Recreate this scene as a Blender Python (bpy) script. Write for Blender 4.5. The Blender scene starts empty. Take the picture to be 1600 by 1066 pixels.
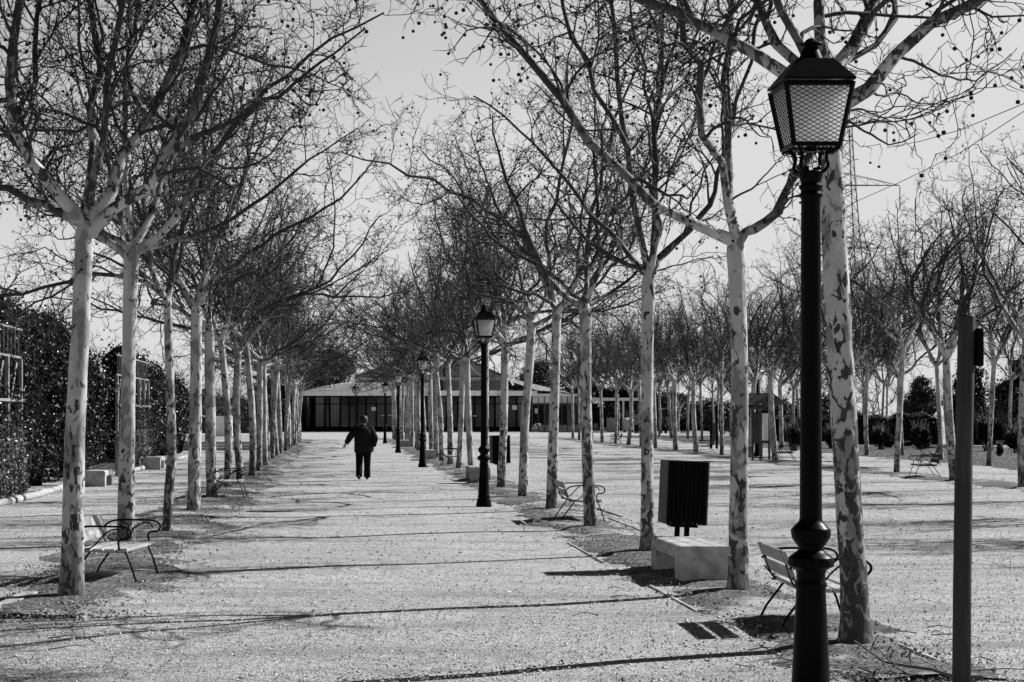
import bpy, bmesh, math, random
import numpy as np
from mathutils import Vector, Matrix

scene = bpy.context.scene
COL = scene.collection
R = math.radians

# ------------------------------------------------------------------ camera
F = 2750.0            # focal length in photo pixels (photo 1600 wide)
VX, HY, CH = 530.0, 649.0, 1.75   # vanishing point of the lane, horizon row, eye height
cam_d = bpy.data.cameras.new("camera")
cam_d.sensor_fit = 'HORIZONTAL'
cam_d.sensor_width = 36.0
cam_d.lens = F / 1600 * 36.0
cam_d.shift_x = (800 - VX) / 1600
cam_d.shift_y = (HY - 533) / 1600
cam_d.clip_start = 0.1
cam_d.clip_end = 5000
cam = bpy.data.objects.new("camera", cam_d)
cam.location = (0, 0, CH)
cam.rotation_euler = (R(90), 0, 0)
COL.objects.link(cam)
scene.camera = cam

# ------------------------------------------------------------------ light
SUN_EL = R(38)
SUN_AZ = math.atan2(0.909, 0.417)
SV = Vector((math.sin(SUN_AZ) * math.cos(SUN_EL), math.cos(SUN_AZ) * math.cos(SUN_EL), math.sin(SUN_EL)))
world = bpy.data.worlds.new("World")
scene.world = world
world.use_nodes = True
nt = world.node_tree
nt.nodes.clear()
sky = nt.nodes.new('ShaderNodeTexSky')
sky.sky_type = 'NISHITA'
sky.sun_disc = False
sky.sun_elevation = SUN_EL
sky.sun_rotation = SUN_AZ
bw = nt.nodes.new('ShaderNodeRGBToBW')
mn = nt.nodes.new('ShaderNodeMath'); mn.operation = 'MINIMUM'; mn.inputs[1].default_value = 5.0
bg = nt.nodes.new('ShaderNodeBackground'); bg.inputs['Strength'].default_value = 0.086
wo = nt.nodes.new('ShaderNodeOutputWorld')
nt.links.new(sky.outputs[0], bw.inputs[0])
nt.links.new(bw.outputs[0], mn.inputs[0])
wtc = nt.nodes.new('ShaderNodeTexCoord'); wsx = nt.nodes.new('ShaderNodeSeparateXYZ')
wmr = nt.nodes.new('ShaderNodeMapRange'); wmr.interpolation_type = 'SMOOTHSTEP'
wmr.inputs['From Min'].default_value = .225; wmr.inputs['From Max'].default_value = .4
wmr.inputs['To Min'].default_value = 1; wmr.inputs['To Max'].default_value = .02   # sky dimmed above the view to cut ambient fill
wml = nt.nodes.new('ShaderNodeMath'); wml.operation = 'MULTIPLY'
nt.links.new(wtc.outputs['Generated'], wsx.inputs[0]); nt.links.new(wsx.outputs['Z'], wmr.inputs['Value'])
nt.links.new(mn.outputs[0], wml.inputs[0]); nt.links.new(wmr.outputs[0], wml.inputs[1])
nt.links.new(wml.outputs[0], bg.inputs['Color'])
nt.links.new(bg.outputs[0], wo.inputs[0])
sun_d = bpy.data.lights.new("sun", 'SUN')
sun_d.energy = 5.0
# sun stays the only lamp
sun_d.angle = R(0.42)
sun_d.color = (1, 1, 1)
sun = bpy.data.objects.new("sun", sun_d)
sun.rotation_euler = (-SV).to_track_quat('-Z', 'Y').to_euler()
COL.objects.link(sun)
scene.view_settings.view_transform = 'Standard'
scene.view_settings.look = 'None'
scene.view_settings.exposure = 0.74
scene.view_settings.gamma = 1.0
scene.view_settings.use_curve_mapping = False
scene.cycles.max_bounces = 8
scene.cycles.diffuse_bounces = 5
scene.cycles.transmission_bounces = 8
scene.cycles.transparent_max_bounces = 8

# ------------------------------------------------------------------ helpers
def W(px, py, Y):
    """world point seen at a photo pixel at depth Y"""
    return np.array(((px - VX) * Y / F, Y, CH + (HY - py) * Y / F))

def GY(py):
    return CH * F / (py - HY)

def tag(o, label=None, cat=None, group=None, kind=None):
    if label: o['label'] = label
    if cat: o['category'] = cat
    if group: o['group'] = group
    if kind: o['kind'] = kind
    return o

def empty(name, loc=(0, 0, 0), rz=0):
    o = bpy.data.objects.new(name, None)
    o.empty_display_size = 0.2
    o.location = loc
    o.rotation_euler = (0, 0, rz)
    COL.objects.link(o)
    return o

def copy_tree(o, parent=None):
    c = o.copy()
    COL.objects.link(c)
    if parent: c.parent = parent
    for ch in list(o.children):
        copy_tree(ch, c)
    return c

def cr(pts, k=4):
    """Catmull-Rom through the points"""
    P = np.asarray(pts, float); P = np.vstack([2 * P[0] - P[1], P, 2 * P[-1] - P[-2]]); out = []
    for i in range(1, len(P) - 2):
        for j in range(k):
            t = j / k
            out.append(.5 * (2 * P[i] + (P[i + 1] - P[i - 1]) * t + (2 * P[i - 1] - 5 * P[i] + 4 * P[i + 1] - P[i + 2]) * t * t + (3 * P[i] - P[i - 1] - 3 * P[i + 1] + P[i + 2]) * t ** 3))
    out.append(P[-2]); return np.array(out)

class MB:
    """collects verts/faces; smooth flag per face"""
    def __init__(s):
        s.v = []; s.f = []; s.sm = []; s.n = 0; s.att = []
    def add(s, v, f, smooth=False, att=0.0):
        v = np.asarray(v, float)
        s.v.append(v)
        n = s.n
        s.f.extend([tuple(i + n for i in q) for q in f])
        s.sm.extend([smooth] * len(f))
        a = np.full(len(v), att) if np.isscalar(att) else np.asarray(att)
        s.att.append(a)
        s.n += len(v)
        return s
    def box(s, c, size, rz=0, rx=0, ry=0, taper=1.0):
        x, y, z = [k / 2 for k in size]
        v = np.array([(-x, -y, -z), (x, -y, -z), (x, y, -z), (-x, y, -z), (-x * taper, -y * taper, z), (x * taper, -y * taper, z), (x * taper, y * taper, z), (-x * taper, y * taper, z)])
        if rx or ry or rz:
            M = np.array((Matrix.Rotation(rz, 3, 'Z') @ Matrix.Rotation(ry, 3, 'Y') @ Matrix.Rotation(rx, 3, 'X')))
            v = v @ M.T
        return s.add(v + np.array(c), [(0, 3, 2, 1), (4, 5, 6, 7), (0, 1, 5, 4), (1, 2, 6, 5), (2, 3, 7, 6), (3, 0, 4, 7)])
    def bbox(s, c, size, b=0.006, rz=0, rx=0, ry=0):
        """bevelled box"""
        x, y, z = [k / 2 for k in size]
        b = min(b, x * .9, y * .9, z * .9)
        v = []
        for sz in (-1, 1):
            for (sx, sy) in ((-1, -1), (1, -1), (1, 1), (-1, 1)):
                v.append((sx * (x - b), sy * (y - b), sz * z))
                v.append((sx * x, sy * (y - b), sz * (z - b)))
                v.append((sx * (x - b), sy * y, sz * (z - b)))
        v = np.array(v)
        f = []
        I = lambda k, c, w: k * 12 + c * 3 + w
        f.append(tuple(I(1, c, 0) for c in range(4)))
        f.append(tuple(I(0, c, 0) for c in (3, 2, 1, 0)))
        # sides
        f.append((I(0, 0, 2), I(0, 1, 2), I(1, 1, 2), I(1, 0, 2)))
        f.append((I(0, 1, 1), I(0, 2, 1), I(1, 2, 1), I(1, 1, 1)))
        f.append((I(0, 2, 2), I(0, 3, 2), I(1, 3, 2), I(1, 2, 2)))
        f.append((I(0, 3, 1), I(0, 0, 1), I(1, 0, 1), I(1, 3, 1)))
        for q0 in range(4):
            f.append((I(0, q0, 1), I(0, q0, 2), I(1, q0, 2), I(1, q0, 1)) if q0 in (0, 2) else (I(0, q0, 2), I(0, q0, 1), I(1, q0, 1), I(1, q0, 2)))
        for k in (0, 1):
            e = [(0, 1, 2), (1, 2, 1), (2, 3, 2), (3, 0, 1)]
            for (p, q, w) in e:
                g = (I(k, p, 0), I(k, q, 0), I(k, q, w), I(k, p, w))
                f.append(g if k == 0 else g[::-1])
            for q0 in range(4):
                f.append((I(k, q0, 0), I(k, q0, 1), I(k, q0, 2)))
        if rx or ry or rz:
            M = np.array((Matrix.Rotation(rz, 3, 'Z') @ Matrix.Rotation(ry, 3, 'Y') @ Matrix.Rotation(rx, 3, 'X')))
            v = v @ M.T
        return s.add(v + np.array(c), f)
    def tube(s, pts, r, sides=8, cap=True):
        pts = np.asarray(pts, float); n = len(pts)
        r = np.full(n, r) if np.isscalar(r) else np.asarray(r, float)
        t = np.gradient(pts, axis=0)
        t /= np.linalg.norm(t, axis=1)[:, None] + 1e-9
        ref = None; V = []
        for i in range(n):
            if ref is None:
                ref = np.array((0, 0, 1.)) if abs(t[i][2]) < .9 else np.array((1., 0, 0))
            ref = ref - np.dot(ref, t[i]) * t[i]
            ref /= np.linalg.norm(ref) + 1e-9
            b = np.cross(t[i], ref)
            for k in range(sides):
                a = 2 * math.pi * k / sides
                V.append(pts[i] + r[i] * (math.cos(a) * ref + math.sin(a) * b))
        f = []
        for i in range(n - 1):
            for k in range(sides):
                k2 = (k + 1) % sides
                f.append((i * sides + k, i * sides + k2, (i + 1) * sides + k2, (i + 1) * sides + k))
        s.add(V, f, sides > 4)
        if cap:
            m = s.n - n * sides
            s.f.append(tuple(m + k for k in range(sides - 1, -1, -1))); s.sm.append(False)
            s.f.append(tuple(m + (n - 1) * sides + k for k in range(sides))); s.sm.append(False)
        return s
    def lathe(s, prof, c=(0, 0, 0), sides=24, smooth=True):
        V = []
        for (r, z) in prof:
            for k in range(sides):
                a = 2 * math.pi * k / sides
                V.append((c[0] + r * math.cos(a), c[1] + r * math.sin(a), c[2] + z))
        f = []
        for i in range(len(prof) - 1):
            for k in range(sides):
                k2 = (k + 1) % sides
                f.append((i * sides + k, i * sides + k2, (i + 1) * sides + k2, (i + 1) * sides + k))
        return s.add(V, f, smooth)
    def ball(s, c, r, seg=10, sq=(1, 1, 1)):
        prof = [(r * math.sin(math.pi * i / (seg // 2)), -r * math.cos(math.pi * i / (seg // 2))) for i in range(seg // 2 + 1)]
        m = MB(); m.lathe([(max(p[0], 1e-4), p[1]) for p in prof], sides=seg)
        v = m.v[0] * np.array(sq) + np.array(c)
        return s.add(v, m.f, True)
    def poly(s, pts, smooth=False):
        return s.add(pts, [tuple(range(len(pts)))], smooth)
    def build(s, name, mat, parent=None, attname=None, loc=None):
        me = bpy.data.meshes.new(name)
        v = np.concatenate(s.v) if s.v else np.zeros((0, 3))
        me.from_pydata(v.tolist(), [], s.f)
        me.polygons.foreach_set('use_smooth', s.sm)
        if attname:
            a = me.attributes.new(attname, 'FLOAT', 'POINT')
            a.data.foreach_set('value', np.concatenate(s.att))
        me.materials.append(mat)
        me.update()
        o = bpy.data.objects.new(name, me)
        COL.objects.link(o)
        if parent: o.parent = parent
        if loc is not None: o.location = loc
        return o

def fast_mesh(name, V, FQ, mat, smooth=True, att=None, attname='thick'):
    """V (n,3); FQ (m,k) int array"""
    me = bpy.data.meshes.new(name)
    n, (m, k) = len(V), FQ.shape
    me.vertices.add(n); me.vertices.foreach_set('co', np.asarray(V, np.float32).ravel())
    me.loops.add(m * k); me.loops.foreach_set('vertex_index', FQ.astype(np.int32).ravel())
    me.polygons.add(m)
    me.polygons.foreach_set('loop_start', np.arange(0, m * k, k, dtype=np.int32))
    me.polygons.foreach_set('loop_total', np.full(m, k, np.int32))
    me.polygons.foreach_set('use_smooth', np.full(m, smooth, bool))
    if att is not None:
        a = me.attributes.new(attname, 'FLOAT', 'POINT')
        a.data.foreach_set('value', np.asarray(att, np.float32))
    me.materials.append(mat)
    me.update(calc_edges=True)
    return me

def tubes_mesh(name, tubes, mat):
    """tubes: list of (pts, radii, sides) -> one mesh, batched by shape"""
    buckets = {}
    for tb in tubes:
        p, r, s = tb[:3]
        buckets.setdefault((len(p), s), []).append((p, r, tb[3] if len(tb) > 3 else r))
    VV, FF, AA, off = [], [], [], 0
    for (n, s), L in buckets.items():
        P = np.array([l[0] for l in L], float)      # b,n,3
        Rr = np.array([l[1] for l in L], float)     # b,n
        T = np.gradient(P, axis=1)
        T /= np.linalg.norm(T, axis=2, keepdims=True) + 1e-9
        mean = P[:, -1] - P[:, 0]
        mean /= np.linalg.norm(mean, axis=1, keepdims=True) + 1e-9
        ref = np.where(np.abs(mean[:, 2:3]) < .8, np.array([[0, 0, 1.]]), np.array([[1., 0, 0]]))
        ref = ref[:, None, :] - (ref[:, None, :] * T).sum(2, keepdims=True) * T
        ref /= np.linalg.norm(ref, axis=2, keepdims=True) + 1e-9
        B = np.cross(T, ref)
        ang = np.arange(s) * 2 * math.pi / s
        V = P[:, :, None, :] + Rr[:, :, None, None] * (np.cos(ang)[None, None, :, None] * ref[:, :, None, :] + np.sin(ang)[None, None, :, None] * B[:, :, None, :])
        b = len(L)
        V = V.reshape(-1, 3)
        i = np.arange(n - 1)[:, None]; k = np.arange(s)[None, :]; k2 = (k + 1) % s
        q = np.stack([i * s + k, i * s + k2, (i + 1) * s + k2, (i + 1) * s + k], -1).reshape(-1, 4)
        q = (q[None] + (np.arange(b) * n * s)[:, None, None]).reshape(-1, 4) + off
        VV.append(V); FF.append(q)
        AA.append(np.repeat(np.array([l[2] for l in L], float).reshape(-1), s))
        off += len(V)
    return fast_mesh(name, np.concatenate(VV), np.concatenate(FF), mat, True, np.concatenate(AA))

# ------------------------------------------------------------------ materials
MATS = {}
class NT:
    def __init__(s, name):
        m = bpy.data.materials.new(name); m.use_nodes = True
        s.m = m; s.t = m.node_tree; s.b = s.t.nodes['Principled BSDF']
        MATS[name] = m
    def n(s, ty, **kw):
        nd = s.t.nodes.new(ty)
        for k, v in kw.items():
            if k.startswith('i_'):
                nd.inputs[k[2:].replace('_', ' ')].default_value = v
            else: setattr(nd, k, v)
        return nd
    def l(s, a, b): s.t.links.new(a, b)
    def coord(s, mapscale=(1, 1, 1), rnd=True, kind='Object'):
        tc = s.n('ShaderNodeTexCoord'); mp = s.n('ShaderNodeMapping')
        mp.inputs['Scale'].default_value = mapscale
        s.l(tc.outputs[kind], mp.inputs['Vector'])
        if rnd:
            oi = s.n('ShaderNodeObjectInfo'); mu = s.n('ShaderNodeMath', operation='MULTIPLY'); mu.inputs[1].default_value = 37.0
            s.l(oi.outputs['Random'], mu.inputs[0])
            cb = s.n('ShaderNodeCombineXYZ'); s.l(mu.outputs[0], cb.inputs[0]); s.l(mu.outputs[0], cb.inputs[2])
            s.l(cb.outputs[0], mp.inputs['Location'])
        return mp.outputs[0]
    def noise(s, vec, scale, detail=2, dist=0, rough=.5):
        nd = s.n('ShaderNodeTexNoise'); nd.inputs['Scale'].default_value = scale
        nd.inputs['Detail'].default_value = detail; nd.inputs['Distortion'].default_value = dist
        nd.inputs['Roughness'].default_value = rough
        s.l(vec, nd.inputs['Vector']); return nd.outputs['Fac']
    def ramp(s, fac, stops, interp='LINEAR'):
        nd = s.n('ShaderNodeValToRGB'); cr = nd.color_ramp; cr.interpolation = interp
        while len(cr.elements) < len(stops): cr.elements.new(.5)
        for e, (p, c) in zip(cr.elements, stops):
            e.position = p; e.color = (c, c, c, 1)
        s.l(fac, nd.inputs[0]); return nd.outputs[0]
    def math(s, op, a, b=None):
        nd = s.n('ShaderNodeMath', operation=op)
        for i, x in enumerate((a, b)):
            if x is None: continue
            if isinstance(x, (int, float)): nd.inputs[i].default_value = x
            else: s.l(x, nd.inputs[i])
        return nd.outputs[0]
    def mix(s, fac, a, b):
        nd = s.n('ShaderNodeMix', data_type='RGBA')
        for sock, x in ((nd.inputs[0], fac), (nd.inputs[6], a), (nd.inputs[7], b)):
            if isinstance(x, (int, float)):
                sock.default_value = x if sock is nd.inputs[0] else (x, x, x, 1)
            else: s.l(x, sock)
        return nd.outputs[2]
    def bump(s, h, strength=.5, dist=.01, prev=None):
        nd = s.n('ShaderNodeBump'); nd.inputs['Strength'].default_value = strength; nd.inputs['Distance'].default_value = dist
        s.l(h, nd.inputs['Height'])
        if prev is not None: s.l(prev, nd.inputs['Normal'])
        s.l(nd.outputs[0], s.b.inputs['Normal']); return nd.outputs[0]
    def out(s, col=None, rough=.8, spec=.3, metal=0):
        if col is not None:
            if isinstance(col, (int, float)): s.b.inputs['Base Color'].default_value = (col, col, col, 1)
            else: s.l(col, s.b.inputs['Base Color'])
        s.b.inputs['Roughness'].default_value = rough
        s.b.inputs['Specular IOR Level'].default_value = spec
        s.b.inputs['Metallic'].default_value = metal
        return s.m

def simple(name, v, rough=.7, spec=.3, var=.25, scale=6, bump=0, metal=0, mapscale=(1, 1, 1)):
    t = NT(name); c = t.coord(mapscale)
    n1 = t.noise(c, scale, 4)
    col = t.ramp(n1, [(.3, v * (1 - var)), (.7, min(1, v * (1 + var)))])
    if bump: t.bump(n1, bump, .01)
    return t.out(col, rough, spec, metal)

def mat_bark(name='plane_bark', thr=.603, mthr=.565):
    t = NT(name)
    c = t.coord((1, 1, .55))
    n1 = t.noise(c, 13, 5, .9, .55)
    n2 = t.noise(c, 4.2, 5, .6, .5)
    fine = t.noise(c, 40, 3)
    tc = t.n('ShaderNodeTexCoord'); sx = t.n('ShaderNodeSeparateXYZ'); t.l(tc.outputs['Object'], sx.inputs[0])
    low = t.n('ShaderNodeMapRange'); low.inputs['From Min'].default_value = .1; low.inputs['From Max'].default_value = 2.3
    low.inputs['To Min'].default_value = .1; low.inputs['To Max'].default_value = 0.0
    t.l(sx.outputs['Z'], low.inputs['Value'])
    v = t.math('ADD', n1, low.outputs[0])
    at = t.n('ShaderNodeAttribute', attribute_name='thick')
    lim = t.n('ShaderNodeMapRange'); lim.inputs['From Min'].default_value = .02; lim.inputs['From Max'].default_value = .095
    lim.inputs['To Min'].default_value = .13; lim.inputs['To Max'].default_value = 0
    t.l(at.outputs['Fac'], lim.inputs['Value']); v = t.math('ADD', v, lim.outputs[0])
    oi2 = t.n('ShaderNodeObjectInfo')
    v = t.math('ADD', v, t.math('MULTIPLY', t.math('SUBTRACT', oi2.outputs['Random'], .5), .08))
    dark = t.ramp(v, [(.0, 0), (thr, 1)], 'CONSTANT')
    mid = t.ramp(t.math('ADD', n2, t.math('MULTIPLY', low.outputs[0], .6)), [(.0, 0), (mthr, 1)], 'CONSTANT')
    pale = t.ramp(fine, [(.3, .42), (.7, .54)])
    pale = t.mix(t.ramp(n2, [(.35, 0), (.6, 1)]), pale, .34)
    midc = t.ramp(fine, [(.3, .18), (.7, .27)])
    darkc = t.ramp(fine, [(.3, .025), (.7, .07)])
    col = t.mix(mid, pale, midc)
    col = t.mix(dark, col, darkc)
    # foot of the trunk: soil and old rough bark
    foot = t.n('ShaderNodeMapRange'); foot.inputs['From Min'].default_value = .0; foot.inputs['From Max'].default_value = .5
    foot.inputs['To Min'].default_value = .9; foot.inputs['To Max'].default_value = 0
    t.l(sx.outputs['Z'], foot.inputs['Value'])
    ff = t.math('MULTIPLY', foot.outputs[0], t.ramp(t.noise(c, 9, 3), [(.35, 0), (.65, 1)]))
    col = t.mix(ff, col, .07)
    # thin twigs are dark
    at = t.n('ShaderNodeAttribute', attribute_name='thick')
    mr = t.n('ShaderNodeMapRange'); mr.inputs['From Min'].default_value = .018; mr.inputs['From Max'].default_value = .05
    t.l(at.outputs['Fac'], mr.inputs['Value'])
    col = t.mix(mr.outputs[0], .036, col)
    h = t.math('ADD', t.math('MULTIPLY', dark, .6), t.math('MULTIPLY', t.noise(c, 22, 3), .5))
    t.bump(h, .55, .012)
    return t.out(col, .75, .2)

def mat_ground():
    t = NT('gravel_ground')
    c = t.coord((1, 1, 1), rnd=False)
    big = t.noise(c, .25, 3); med = t.noise(c, 2.2, 4, .3); fine = t.noise(c, 28, 4, 0, .7); vf = t.noise(c, 75, 2, 0, .7)
    base = t.ramp(fine, [(.3, .28), (.45, .5), (.68, .64)])
    base = t.mix(t.ramp(vf, [(.4, 1), (.48, 0)]), base, .04)
    base = t.mix(t.ramp(vf, [(.6, 0), (.7, .6)]), base, .75)
    m2 = t.noise(c, 9, 3, .2); base = t.mix(t.ramp(m2, [(.34, .45), (.5, 0)]), base, .15)
    vo = t.n('ShaderNodeTexVoronoi', feature='F1'); vo.inputs['Scale'].default_value = 34
    t.l(c, vo.inputs['Vector'])
    sp = t.ramp(vo.outputs['Color'], [(0, 1), (.24, 0)], 'CONSTANT')
    sp = t.math('MULTIPLY', sp, t.ramp(vo.outputs['Distance'], [(.0, 1), (.36, 0)], 'CONSTANT'))
    base = t.mix(t.math('MULTIPLY', sp, .75), base, .06)
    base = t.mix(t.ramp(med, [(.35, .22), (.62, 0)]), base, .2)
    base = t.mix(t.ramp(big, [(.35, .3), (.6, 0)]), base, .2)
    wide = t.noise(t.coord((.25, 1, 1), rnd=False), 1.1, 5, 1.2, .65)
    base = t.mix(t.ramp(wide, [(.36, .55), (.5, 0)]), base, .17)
    h = t.math('ADD', t.math('ADD', t.math('MULTIPLY', fine, .6), t.math('MULTIPLY', vf, .5)), t.math('MULTIPLY', med, .9))
    t.bump(h, 1, .026)
    return t.out(base, .95, .1)

def mat_soil():
    t = NT('soil_strip')
    c = t.coord((1, 1, 1), rnd=False)
    fine = t.noise(c, 30, 4, 0, .75); med = t.noise(c, 4, 4, .5)
    base = t.ramp(fine, [(.41, .02), (.53, .12), (.64, .4)])
    base = t.mix(t.ramp(med, [(.36, .75), (.58, 0)]), base, .07)
    gap = t.ramp(t.noise(c, .8, 4, .4, .6), [(.53, 0), (.63, .6)])
    base = t.mix(gap, base, t.ramp(fine, [(.3, .26), (.45, .47), (.68, .6)]))
    h = t.math('ADD', t.math('MULTIPLY', fine, .8), t.math('MULTIPLY', med, 1.3))
    t.bump(h, .9, .022)
    return t.out(base, .95, .1)

def mat_bed():
    t = NT('dark_leaf_mould')
    c = t.coord((1, 1, 1), rnd=False)
    n = t.noise(c, 9, 4, .3, .75)
    t.bump(n, 1, .08)
    return t.out(t.ramp(n, [(.38, .02), (.52, .07), (.66, .4)]), .95, .1)

def mat_leaf(name, v, rough=.45):
    t = NT(name)
    at = t.n('ShaderNodeAttribute', attribute_name='thick')
    col = t.ramp(at.outputs['Fac'], [(0, v * .35), (.7, v), (1, v * 2.6)])
    t.out(col, rough, .45)
    t.b.inputs['Subsurface Weight'].default_value = 0
    return t.m

def mat_wood(name, v, scale=3, stretch=(12, 12, 1)):
    t = NT(name)
    c = t.coord(stretch)
    n1 = t.noise(c, scale, 5, .6, .6); n2 = t.noise(t.coord((1, 1, 1)), 2.5, 3)
    col = t.ramp(n1, [(.3, v * .55), (.55, v), (.75, v * 1.35)])
    col = t.mix(t.ramp(n2, [(.45, .5), (.6, 0)]), col, v * .5)
    t.bump(n1, .5, .004)
    return t.out(col, .75, .25)

def mat_tiles(name='roof_tiles', k=1.0):
    t = NT(name)
    tc = t.n('ShaderNodeTexCoord')
    br = t.n('ShaderNodeTexBrick'); br.offset = .5
    br.inputs['Scale'].default_value = 1.0; br.inputs['Brick Width'].default_value = .3; br.inputs['Row Height'].default_value = .42
    br.inputs['Mortar Size'].default_value = .045; br.inputs['Mortar Smooth'].default_value = .3
    for q, v_ in (('Color1', .22 * k), ('Color2', .42 * k), ('Mortar', .03 * k)): br.inputs[q].default_value = (v_, v_, v_, 1)
    t.l(tc.outputs['Object'], br.inputs['Vector'])
    n = t.noise(tc.outputs['Object'], 3, 3)
    col = t.mix(t.ramp(n, [(.35, .5), (.6, 0)]), br.outputs['Color'], .1 * k)
    t.bump(br.outputs['Fac'], .6, .05)
    return t.out(col, .8, .2)

BARK = mat_bark(); BARKD = mat_bark('darker_plane_bark', .572, .525); GROUND = mat_ground(); SOIL = mat_soil(); TILES = mat_tiles()
TILESD = mat_tiles('dark_roof_tiles', .13)  # darker tile tone for the upper roof and the steep middle part
SOILD = mat_bed()
TWIG = simple('twig_bark', .09, .85)
BALL = simple('seed_ball', .015, .9)
IRON = simple('black_iron', .0022, .36, .05, .3, 20)
IRON2 = simple('bench_iron', .004, .5, .08)
LVINE = mat_leaf('vine_leaf', .022, .42)
LEVER = mat_leaf('evergreen_leaf', .05, .55)
LSHRUB = mat_leaf('shrub_leaf', .04, .6)
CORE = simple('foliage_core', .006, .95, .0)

CONC = simple('concrete', .36, .9, .1, .38, 7, .5)
CONCDK = simple('concrete_groove', .06, .9)
PALEW = simple('white_painted_metal', .62, .5, .3, .12)
DARKG = simple('dark_panel', .005, .6, .06)
POSTW = mat_wood('round_post_wood', .042, 2.2, (14, 14, .8))
SLAT_SHADE = mat_wood('shaded_bench_slat', .04, 3, (14, 1.2, 14))  # slat colour darkened to stand for the shaded fronts of far benches
SLATW = mat_wood('weathered_bench_slat', .4, 3, (14, 1.2, 14))
BINW = mat_wood('bin_board', .09, 3, (14, 14, 1))
BINB = simple('bin_black', .003, .6, .05, .3, 12)
FENCEW = mat_wood('weathered_fence_wood', .3, 2, (10, 10, 1))
KIOSKW = mat_wood('kiosk_wood', .09, 3, (12, 12, 1))
LOGW = mat_wood('peeled_log', .42, 2, (10, 1, 10))
RAILP = simple('trellis_rail_paint', .24, .6, .2, .3)
EDGE = mat_wood('edging_board', .45, 2, (10, 1, 10))
PLAST = simple('plaster', .45, .9, .1, .12, 2)
FASC = simple('fascia_white', .85, .8, .2, .1, 2)
STEEL = simple('galvanised_steel', .11, .5, .4)
PAPER = simple('paper', .75, .8, .2, .05)
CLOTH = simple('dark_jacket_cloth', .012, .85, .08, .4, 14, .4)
CLOTH2 = simple('black_trouser_cloth', .006, .9, .05, .3)
CLOTH3 = simple('grey_cloth', .16, .9, .1, .3)
SKIN = simple('skin', .3, .6, .3, .1)
HAIR = simple('hair', .012, .6, .3)
SHOE = simple('dark_shoe', .02, .6, .3)
TYRE = simple('tyre', .02, .8, .2)
STONE = None
LITTER = mat_leaf('leaf_litter', .2, .8)
STONE = mat_leaf('pebble', .3, .9)

def mat_glass():
    t = NT('dark_window_glass'); t.out(.012, .06, .6); return t.m
GLASS = mat_glass()
def mat_curtain():
    t = NT('curtained_glass')
    wv = t.n('ShaderNodeTexWave', bands_direction='X'); wv.inputs['Scale'].default_value = 2.2; wv.inputs['Distortion'].default_value = 1.5
    t.l(t.coord((1, 1, .05)), wv.inputs['Vector'])
    t.out(t.ramp(wv.outputs['Fac'], [(0, .02), (1, .26)]), .5, .3); return t.m
CURT = mat_curtain()
def mat_frost():
    t = NT('frosted_lantern_pane')
    tr = t.n('ShaderNodeBsdfTranslucent'); tr.inputs['Color'].default_value = (1, 1, 1, 1)
    df = t.n('ShaderNodeBsdfDiffuse'); df.inputs['Color'].default_value = (.9, .9, .9, 1)
    tp = t.n('ShaderNodeBsdfTransparent'); tp.inputs['Color'].default_value = (.9, .9, .9, 1)
    m1 = t.n('ShaderNodeMixShader'); m1.inputs[0].default_value = .05
    m2 = t.n('ShaderNodeMixShader'); m2.inputs[0].default_value = .12
    t.l(tr.outputs[0], m1.inputs[1]); t.l(df.outputs[0], m1.inputs[2])
    t.l(m1.outputs[0], m2.inputs[1]); t.l(tp.outputs[0], m2.inputs[2])
    t.l(m2.outputs[0], t.t.nodes['Material Output'].inputs['Surface'])
    return t.m
FROST = mat_frost()

# ------------------------------------------------------------------ ground
rng = np.random.default_rng(5)
def ground():
    mb = MB()
    # finer cells near the camera with faint undulation
    xs = np.concatenate([[-1500, -400, -120], np.linspace(-40, 60, 101), [150, 500, 1500]])
    ys = np.concatenate([[-60, -10], np.linspace(0, 140, 141), [200, 400, 1000, 3500]])
    X, Y = np.meshgrid(xs, ys, indexing='ij')
    near = ((X > -39) & (X < 59) & (Y > 1) & (Y < 139))
    Z = np.where(near, .012 * np.sin(X * .9 + .4 * Y) * np.cos(Y * .55) + .01 * np.sin(X * 2.3 - Y * .8), 0) - .012
    V = np.stack([X, Y, Z], -1).reshape(-1, 3)
    nx, ny = len(xs), len(ys)
    i, j = np.meshgrid(np.arange(nx - 1), np.arange(ny - 1), indexing='ij')
    q = np.stack([i * ny + j, (i + 1) * ny + j, (i + 1) * ny + j + 1, i * ny + j + 1], -1).reshape(-1, 4)
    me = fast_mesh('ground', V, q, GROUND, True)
    o = bpy.data.objects.new('ground', me); COL.objects.link(o); tag(o, kind='structure')
ground()

def strip(name, xc, half, y0, y1, seed, dx=.22, mat=None):
    """ragged soil strip along a tree row, mounded a little"""
    r = np.random.default_rng(seed)
    ys = np.arange(y0, y1, .25); n = len(ys)
    def jag(amp):
        a = np.cumsum(r.normal(0, 1, n)); a -= np.convolve(a, np.ones(30) / 30, 'same'); a = a / (a.std() + 1e-6)
        b = r.normal(0, 1, n)
        return np.clip(a * amp + b * amp * .4, -amp * 2.2, amp * 2.2)
    L = xc - half + jag(dx); Rr = xc + half + jag(dx)
    k = 9; V = []
    for a in range(n):
        for b in range(k):
            u = b / (k - 1)
            z = .006 + .035 * math.sin(math.pi * u) + r.normal(0, .006) * (0 < b < k - 1)
            V.append((L[a] + (Rr[a] - L[a]) * u, ys[a], z if 0 < b < k - 1 else -.02))
    i, j = np.meshgrid(np.arange(n - 1), np.arange(k - 1), indexing='ij')
    q = np.stack([i * k + j, i * k + j + 1, (i + 1) * k + j + 1, (i + 1) * k + j], -1).reshape(-1, 4)
    me = fast_mesh(name, np.array(V), q, mat or SOIL, True)
    o = bpy.data.objects.new(name, me); COL.objects.link(o); tag(o, kind='structure')
strip('soil_strip', -2.65, .75, 15.2, 125, 1)
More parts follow.
